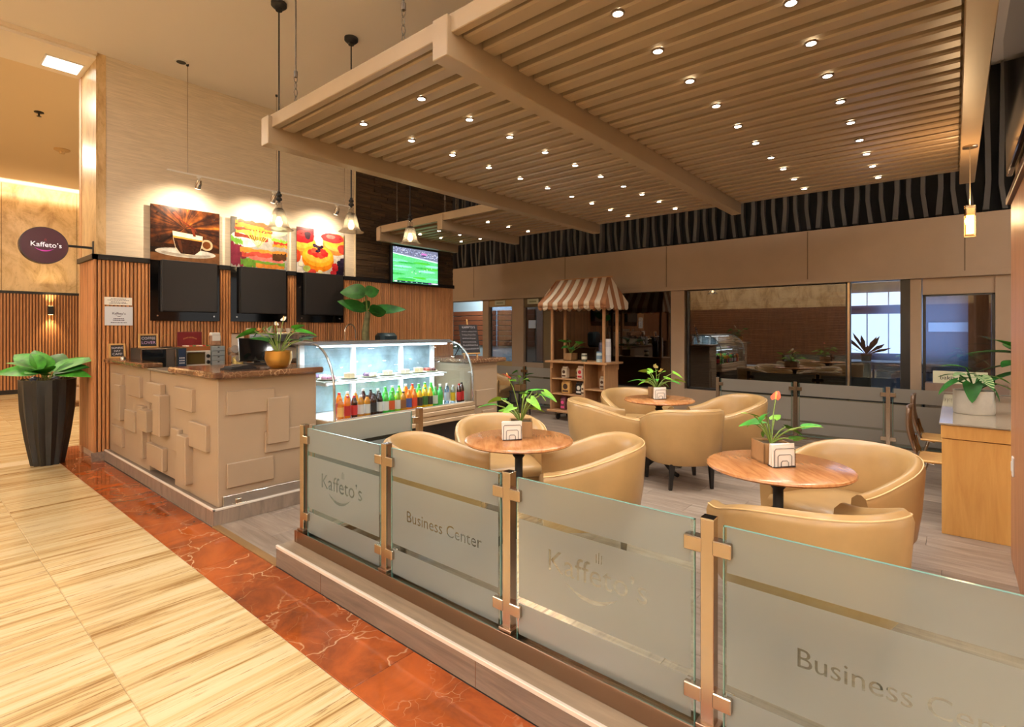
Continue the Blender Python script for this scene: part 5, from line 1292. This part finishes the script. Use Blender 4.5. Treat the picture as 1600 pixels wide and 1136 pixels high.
# floor planter
t = thing('floor_planter', 'tall black fluted planter with broad green leaves beside the column', 'plant', (1.12, 7.62, 0))
seg = 48; rows = []
for r_, z in [(.145, 0), (.15, .02), (.197, .30), (.234, .60), (.246, .85), (.246, .93), (.228, .93), (.222, .86)]:
    rows.append([((r_ - (.022 * (1 - abs((q % 4) - 2) / 2.0) if z < .92 and r_ > .225 or z < .8 else 0)) * math.cos(2 * PI * q / seg), (r_ - (.022 * (1 - abs((q % 4) - 2) / 2.0) if z < .92 and r_ > .225 or z < .8 else 0)) * math.sin(2 * PI * q / seg), z) for q in range(seg)])
b = MB(); b.grid(rows, wrap=True); b.f.append(tuple(reversed(range(seg)))); b.c.append(None); b.build('fluted_pot', mat('planter_black', (13, 13, 15), .38), t, 14)
b = MB(); b.lathe([(0, .90), (.10, .915), (.17, .91), (.224, .89)], 30); b.build('moss', M_soil, t, 60)
b = MB(); random.seed(4)
for q in range(160):
    a = random.uniform(0, 2 * PI); r = .21 * math.sqrt(random.random()); x, y = r * math.cos(a), r * math.sin(a); d = random.uniform(0, 2 * PI)
    b.tube([(x, y, .89), (x + .02 * math.cos(d), y + .02 * math.sin(d), .93 + .02 * random.random()), (x + .05 * math.cos(d), y + .05 * math.sin(d), .91)], .003, 4)
o = b.build('moss_strands', mat('moss', (96, 82, 44), .9), t); o['kind'] = 'stuff'
for az, pt, L, W, h, m_, rl in [(-32, 34, .46, .11, 1.00, M_leaf, .5), (-50, 8, .40, .10, .99, M_leaf, .5), (132, 40, .42, .13, 1.02, M_leaf, -.6), (150, 14, .48, .11, .99, M_leaf, -.6), (128, 20, .42, .12, 1.02, M_leaf, -.7), (-45, 22, .36, .10, 1.0, M_leafdark, .6), (200, 40, .34, .12, .99, M_leaf, -.3), (60, 45, .42, .12, 1.0, M_leafdark, .2), (20, 38, .42, .12, 1.0, M_leaf, .2), (-110, 30, .30, .11, .99, M_leaf, .3), (235, 24, .32, .11, .97, M_leaf, -.2), (100, 55, .40, .12, 1.0, M_leaf, 0)]:
    a = math.radians(az); p1 = (.06 * math.cos(a), .06 * math.sin(a), h)
    MB().tube([(.02 * math.cos(a), .02 * math.sin(a), .90), (.04 * math.cos(a), .04 * math.sin(a), .95), p1], .008, 6).build('stem', M_stem, t); add_leaf(t, p1, a, math.radians(pt), L * .92, W * .92, m_, .3, 0.0, roll=rl)
for az in (-70, -150): a = math.radians(az); MB().lathe([(0, 0), (.04, .01), (.045, .03), (.02, .05), (0, .055)], 12, (.14 * math.cos(a), .14 * math.sin(a), .915)).build('pebble', mat('pebble', (70, 70, 84), .4), t, 60)
# broad-leaf plant behind the case
t = thing('tall_plant', 'broad dark leaves on a thick stem behind the display case', 'plant', (4.68, 6.85, 1.04))
MB().lathe([(0, 0), (.10, 0), (.12, .16), (.10, .16), (0, .14)], 20).build('pot', M_white, t, 40); MB().tube([(0, 0, .12), (-.02, 0, .40), (.03, 0, .70)], .055, 10, rs=[.06, .055, .04]).build('trunk', mat('trunk_green', (120, 120, 84), .7, var=.2, scale=10), t, 60)
MB().tube([(.02, 0, .66), (.0, 0, .85), (-.02, 0, .97)], .012, 6).build('stem', M_stem, t)
for az, pt, L, W, p0 in [(-35, 6, .58, .10, (.03, 0, .72)), (150, 22, .44, .12, (.0, 0, .72)), (145, 4, .40, .16, (.02, 0, .99)), (-30, 22, .22, .13, (-.02, 0, .97)), (80, 30, .3, .12, (.02, 0, .72)), (-70, 5, .32, .12, (.05, 0, .70))]: add_leaf(t, p0, math.radians(az), math.radians(pt), L, W, M_leafdark, .10, 0.0, roll=.9 if -60 < az < 60 else -.9)
t = thing('round_shrub', 'round dark green clipped shrub beyond the slatted wall end', 'plant', (7.3, 7.75, 0))
b = MB(); random.seed(3)
for q in range(420):
    u = random.uniform(-1, 1); a = random.uniform(0, 2 * PI); r = .24; rr = math.sqrt(1 - u * u)
    c = Vector((rr * math.cos(a) * r, rr * math.sin(a) * r, 1.0 + u * r)); d = (c - Vector((0, 0, 1.0))).normalized(); s_ = d.cross(Vector((0, 0, 1))).normalized() * .02
    b.add([c - s_, c + d * .05, c + s_, c - d * .02], [(0, 1, 2, 3)])
o = b.build('foliage', M_leafdark, t); o['kind'] = 'stuff'
MB().cyl((0, 0, .5), (0, 0, 1.0), .015, 8).build('trunk', M_stem, t); MB().lathe([(0, 0), (.14, 0), (.17, .5), (.14, .5), (0, .46)], 20).build('pot', M_blackmatte, t, 40)
anthurium(7.0, 5.72, .42, 'young green plant in a box behind the far chair', wood_box, spec(21, 7, .05, .14, .16, .34, .10, .15, [M_leaf, M_leafbright]), [], group=None)
t = thing('plant_stand', 'dark low stand under the young green plant', 'stand', (7.0, 5.72, 0)); MB().bev((-.14, -.14, .40), (.14, .14, .42), .003).build('top', M_blackmatte, t)
for sx in (-1, 1):
    for sy in (-1, 1): MB().bev((sx * .12 - .01, sy * .12 - .01, 0), (sx * .12 + .01, sy * .12 + .01, .40), .002).build('leg', M_blackmatte, t)

# ------------------------------------------------------------------ striped market cart
c = thing('market_cart', 'wooden market cart with a brown and cream striped awning', 'cart', (0, 0, 0))
X0, X1, Y0, Y1 = 7.02, 7.44, 4.07, 5.10
def cb_(a, b_, nm, r=.004): return MB().bev(a, b_, r).build(nm, M_cartwood, c)
cb_((X0 - .05, Y0 - .06, .935), (X1 + .05, Y1 + .07, .965), 'counter_top'); cb_((X0 - .04, Y0 - .02, .13), (X1, Y1 + .04, .165), 'bottom_board')
cb_((X0, Y0, .165), (X1, Y0 + .025, .935), 'side_panel'); cb_((X0, Y1 - .025, .165), (X1, Y1, .935), 'side_panel'); cb_((X0, 4.43, .165), (X1, 4.455, .935), 'divider'); cb_((X1 - .015, Y0, .165), (X1, Y1, .935), 'back_panel')
cb_((X0 + .01, 4.455, .66), (X1 - .02, Y1 - .025, .68), 'shelf'); cb_((X0 + .01, 4.455, .41), (X1 - .02, Y1 - .025, .43), 'shelf'); cb_((X0 + .01, Y0 + .025, .52), (X1 - .02, 4.43, .54), 'shelf'); cb_((X0 + .01, Y0 + .025, .30), (X1 - .02, 4.43, .32), 'shelf')
for xx, yy in ((X0 + .005, Y0 + .01), (X1 - .045, Y0 - .01), (X0 + .005, Y1 - .05), (X1 - .045, Y1 - .05)):
    cb_((xx, yy, .965), (xx + .04, yy + .04, 1.84), 'post'); cb_((xx - .003, yy - .003, .84), (xx + .043, yy + .043, .935), 'post_foot')
for xx in (X0 + .06, X1 - .06):
    for yy in (Y0 + .10, Y1 - .12):
        w = MB().lathe([(0, -.014), (.045, -.014), (.052, -.008), (.052, .008), (.045, .014), (0, .014)], 16).xf(Matrix.Translation((xx, yy, .052)) @ Matrix.Rotation(PI / 2, 4, 'X')).build('castor', M_black, c, 40); MB().bev((xx - .02, yy - .02, .09), (xx + .02, yy + .02, .13), .003).build('fork', M_steel, w)
# awning with strips
xf0, xf1, xr = X0 - .14, X1 + .14, (X0 + X1) / 2 + .02
ya, yb = Y0 - .10, Y1 + .14
M_cream = mat('awning_cream', (236, 218, 194), .8); M_brown = mat('awning_brown', (170, 116, 78), .8)
ns = 13
aw = MB().tube([(xr, ya + .10, 2.30), (xr, yb - .10, 2.30)], .012, 6).build('ridge_pole', M_cartwood, c)
for i in range(ns):
    u0, u1 = i / ns, (i + 1) / ns; m_ = M_brown if i % 2 == 0 else M_cream
    def yr(u): return (yb - .12) + ((ya + .12) - (yb - .12)) * u   # ridge shorter than the eave
    def ye(u): return yb + (ya - yb) * u
    for sx, xe in ((0, xf0), (1, xf1)):
        rws = []
        for s in [0, .25, .5, .75, 1]:
            sag = -.035 * math.sin(PI * s)
            rws.append([(xr + (xe - xr) * s, yr(u) + (ye(u) - yr(u)) * s, 2.30 - .40 * s + sag) for u in (u0, u1)])
        rws.append([(xe, ye(u), 1.83) for u in (u0, u1)])
        b = MB(); b.grid(rws)
        n0 = len(b.v); ym = (ye(u0) + ye(u1)) / 2; hw = abs(ye(u1) - ye(u0)) / 2
        sc_ = [(xe, ym + hw * math.cos(a), 1.83 - .045 * math.sin(a)) for a in [PI * q / 8 for q in range(9)]]
        b.add(sc_, [tuple(range(9))])
        o = b.build('awning_stripe', m_, c, 40); md = o.modifiers.new('thick', 'SOLIDIFY'); md.thickness = .004
for yy, yrr in ((ya, ya + .12), (yb, yb - .12)):
    k_ = 6
    for i in range(k_):
        u0, u1 = i / k_, (i + 1) / k_; m_ = M_cream if i % 2 else M_brown
        b = MB()
        def top(u): return (xf0 + (xf1 - xf0) * u)
        def zt(u): return 2.30 - .40 * abs(u - .5) * 2
        def yv(u): return yy + (yrr - yy) * (1 - abs(u - .5) * 2)
        pts = [(top(u0), yy, 1.83), (top(u1), yy, 1.83), (top(u1), yv(u1), zt(u1)), (top(u0), yv(u0), zt(u0))]
        b.add(pts, [(0, 1, 2, 3)]); xm = (top(u0) + top(u1)) / 2; hw = (top(u1) - top(u0)) / 2
        b.add([(xm + hw * math.cos(a), yy, 1.83 - .045 * math.sin(a)) for a in [PI * q / 8 for q in range(9)]], [tuple(range(9))])
        o = b.build('awning_stripe', m_, c); md = o.modifiers.new('thick', 'SOLIDIFY'); md.thickness = .004
# goods on the cart
def bag(x, y, z, w, h, col, lab, dark=False, lc=(90, 60, 44), d=.05):
    t = thing('coffee_packet', lab, 'packet', (x, y, z), 0, 'coffee packets on the cart')
    MB().bev((-d, -w / 2, 0), (d, w / 2, h * .86), .012).build('packet', mat('pk_%d_%d_%d' % col, col, .5), t, 40); MB().bev((-.02, -w / 2 + .004, h * .84), (.02, w / 2 - .004, h), .004).build('folded_top', mat('pk_%d_%d_%d' % col, col), t)
    MB().lathe([(0, 0), (w * .28, 0), (w * .28, .002), (0, .002)], 16).xf(Matrix.Translation((-d - .0005, 0, h * .55)) @ Matrix.Rotation(-PI / 2, 4, 'Y')).build('round_label', mat('pl_%d_%d_%d' % lc, lc, .6), t); MB().box((-d - .002, -w * .34, h * .14), (-d + .001, w * .34, h * .28)).build('label_strip', mat('pl_%d_%d_%d' % lc, lc), t)
bag(7.12, 4.86, .681, .10, .19, (226, 214, 194), 'cream coffee packet on the top cart shelf'); bag(7.20, 4.66, .681, .07, .17, (150, 130, 70), 'olive packet on the top cart shelf'); bag(7.11, 4.55, .681, .11, .21, (236, 214, 196), 'cream and red packet on the top cart shelf', lc=(190, 40, 50))
bag(7.12, 4.83, .431, .16, .215, (206, 160, 92), 'kraft brown coffee packet on the middle cart shelf', lc=(70, 44, 26)); bag(7.14, 4.59, .431, .12, .2, (40, 36, 38), 'black and white packet on the middle cart shelf', lc=(226, 220, 210)); bag(7.10, 4.49, .431, .06, .19, (226, 210, 180), 'narrow cream packet beside the divider on the middle shelf')
bag(7.11, 4.88, .166, .10, .22, (110, 60, 66), 'dark packet with a pink label on the bottom cart shelf', lc=(226, 80, 140)); bag(7.12, 4.62, .166, .10, .18, (120, 92, 60), 'brown packet behind the chair on the bottom cart shelf'); bag(7.2, 4.2, .541, .09, .2, (206, 196, 180), 'pale packet in the right cart compartment')
anthurium(7.22, 4.83, .966, 'leafy plant in a wooden box on top of the cart', lambda t: wood_box(t, .085, .12), spec(31, 13, .06, .20, .18, .34, .11, .16, [M_leafdark, M_leaf]), [], group=None)
def canister(x, y, r, h, col, lc, lab):
    t = thing('canister', lab, 'canister', (x, y, .966), 0, 'canisters on the cart')
    MB().lathe([(0, 0), (r, 0), (r, h * .85), (r * .9, h * .9), (0, h * .9)], 18).build('body', mat('cn_%d_%d_%d' % col, col, .3), t, 40); MB().lathe([(r * .95, h * .88), (r * .95, h), (0, h)], 18).build('lid', mat('cl_%d_%d_%d' % lc, lc, .4), t, 40); MB().lathe([(r * 1.01, h * .3), (r * 1.01, h * .65)], 18).build('label_band', mat('cl_%d_%d_%d' % lc, lc), t)
canister(7.12, 4.50, .045, .125, (80, 84, 70), (206, 206, 190), 'patterned canister in the middle of the cart top'); canister(7.16, 4.24, .055, .16, (190, 206, 206), (120, 150, 176), 'pale blue tin beside the right cart post'); canister(7.26, 4.26, .05, .30, (60, 60, 80), (90, 84, 100), 'dark bottle-shaped flask at the right of the cart top'); canister(7.26, 4.15, .045, .36, (206, 206, 214), (226, 226, 230), 'tall white flask behind the right cart post')

# ------------------------------------------------------------------ desk at the right with two chairs
t = thing('long_desk', 'honey wood desk with a glass top along the right wall', 'desk', (0, 0, 0))
MB().bev((4.90, -.62, 0), (4.94, .07, .685), .002).build('end_panel', M_yellowwood, t); MB().bev((4.895, -.62, .69), (4.945, .075, .785), .002).build('apron', M_yellowwood, t)
MB().bev((7.20, -.62, 0), (7.24, .07, .785), .002).build('end_panel', M_yellowwood, t); MB().bev((4.94, -.62, .2), (7.2, -.58, .785), .002).build('back_panel', M_yellowwood, t); MB().bev((4.94, -.62, .76), (7.2, .07, .785), .002).build('desk_top', M_yellowwood, t)
MB().bev((5.9, -.6, 0), (5.94, .04, .76), .002).build('support', M_yellowwood, t)
MB().bev((4.885, -.63, .787), (7.26, .085, .799), .002).build('glass_top', mat('desk_glass', (150, 136, 118), .06), t)
def side_chair(x, y, rz, label):
    t = thing('plywood_chair', label, 'chair', (x, y, 0), rz, 'plywood chairs at the desk')
    w = .20
    # back shell: front is -y ; local back at +y
    rws = []
    for i in range(11):
        s = i / 10; z = .47 + .38 * s; yy = .20 + .06 * s + .03 * math.sin(PI * s)
        rws.append([(w * (k_ / 3.0) * (1 - .12 * s * s), yy + .02 * (1 - (k_ / 3.0) ** 2), z) for k_ in range(-3, 4)])
    b = MB(); b.grid(rws); o = b.build('backrest', wood('ply_dark', (92, 66, 48), (120, 90, 66), 3, (6, 6, 1), .35) if 'ply_dark' not in MATS else MATS['ply_dark'], t, 60); md = o.modifiers.new('thick', 'SOLIDIFY'); md.thickness = .014
    b = MB(); b.bev((-w, -.22, .445), (w, .20, .462), .006); b.build('seat', M_yellowwood, t)
    for sx in (-1, 1):
        MB().tube([(sx * .17, -.19, .44), (sx * .19, -.23, 0)], .011, 8).build('leg', M_chrome, t, 60); MB().tube([(sx * .17, .14, .44), (sx * .19, .27, 0)], .011, 8).build('leg', M_chrome, t, 60); MB().tube([(sx * .17, .10, .43), (sx * .17, .20, .46), (sx * .16, .23, .60)], .010, 8).build('back_tube', M_chrome, t, 60)
    MB().tube([(-.17, 0, .435), (.17, 0, .435)], .009, 8).build('cross_tube', M_chrome, t)
side_chair(5.35, .02, .0, 'nearer plywood chair with chrome legs at the desk'); side_chair(6.35, .04, .0, 'farther plywood chair with chrome legs at the desk')
t = thing('desk_plant', 'striped-leaf plant in a round pale concrete pot on the desk', 'plant', (5.62, -.12, .80))
MB().lathe([(0, 0), (.125, 0), (.13, .01), (.13, .185), (.118, .185), (.118, .165), (0, .165)], 32).build('pot', mat('concrete', (196, 190, 178), .5, var=.06, scale=8), t, 40); MB().lathe([(0, .166), (.117, .166), (.117, .17), (0, .17)], 20).build('soil', M_soil, t)
random.seed(5)
def striped_leaf():
    m, nt, b_ = nodes('striped_leaf'); w = N(nt, 'ShaderNodeTexWave', Scale=16.0, Distortion=1.5); nt.links.new(coords(nt, (1, 1, 1), rnd=False), w.inputs['Vector']); nt.links.new(ramp(nt, w.outputs['Color'], [(.75, (44, 96, 40)), (.92, (206, 214, 170))]), b_.inputs['Base Color']); b_.inputs['Roughness'].default_value = .35; return m
M_str = striped_leaf()
for az, r, h, L, W, m_, pt in [(150, .08, .32, .17, .065, M_str, 10), (120, .12, .26, .17, .065, M_leafdark, -25), (100, .05, .36, .16, .07, M_leaf, 20), (-60, .10, .30, .16, .05, M_leafbright, -5), (-75, .14, .24, .22, .045, M_leafbright, -20), (175, .10, .24, .15, .07, M_leafdark, -50), (-100, .08, .24, .15, .07, M_leafdark, -45), (60, .10, .30, .16, .06, M_leaf, 5), (20, .08, .28, .16, .06, M_leaf, 0), (-20, .1, .3, .15, .06, M_leaf, 0), (210, .09, .30, .15, .06, M_str, -20)]:
    a = math.radians(az); tip = (r * math.cos(a), r * math.sin(a), h); stem_to(t, (0, 0, .16), tip, .006, M_leafdark); add_leaf(t, tip, a, math.radians(pt), L, W, m_, .3, 1.0)
t = thing('tall_desk_plant', 'large dark leaves of a plant half hidden by the right wall', 'plant', (6.6, -.52, .80))
MB().lathe([(0, 0), (.10, 0), (.11, .18), (.1, .18), (0, .16)], 24).build('pot', M_blackmatte, t, 40)
MB().tube([(0, 0, .15), (.0, 0.02, .42)], .012, 6).build('stem', M_stem, t)
for az, pt, L, W, h in [(100, 12, .42, .10, .44), (80, -5, .40, .10, .36), (120, 35, .30, .09, .46), (60, 20, .34, .09, .42), (150, 5, .36, .09, .38), (30, 30, .3, .09, .44), (-90, 10, .3, .09, .4), (-40, 20, .3, .09, .42), (105, -14, .36, .09, .30)]: add_leaf(t, (0, .02, h), math.radians(az), math.radians(pt), L, W, M_leafdark if az != 120 else M_leaf, .2, 0.0)
t = thing('desk_sign', 'cream name sign standing behind the desk plant', 'sign', (7.75, .0, 0))
MB().bev((-.01, -.28, .86), (.01, .19, 1.0), .002).build('card', mat('cream_card', (226, 226, 196), .6), t); text_obj('lettering', 'bakia', .05, M_black, t, ((-.0115, .06, .925), (0, -1, 0), (0, 0, 1)), fit=.13)
MB().bev((-.05, -.45, 0), (.20, .26, .858), .004).build('lectern_box', mat('taupe_box', (136, 112, 98), .5), t)
# sofa in the far hall
t = thing('hall_sofa', 'taupe hall sofa mostly hidden behind the column', 'sofa', (2.42, 13.2, 0), .0)
ms = mat('sofa_fabric', (176, 146, 120), .8)
MB().bev((-.45, -.45, .10), (1.4, .4, .38), .03).build('seat_base', ms, t); MB().bev((-.45, -.45, .38), (1.4, -.20, .74), .05).build('backrest', ms, t); MB().bev((-.45, -.45, .10), (-.25, .4, .58), .04).build('armrest', ms, t)
for sx in (-.4, 1.3):
    for sy in (-.4, .35): MB().cyl((sx, sy, 0), (sx, sy, .1), .02, 8).build('foot', M_black, t)
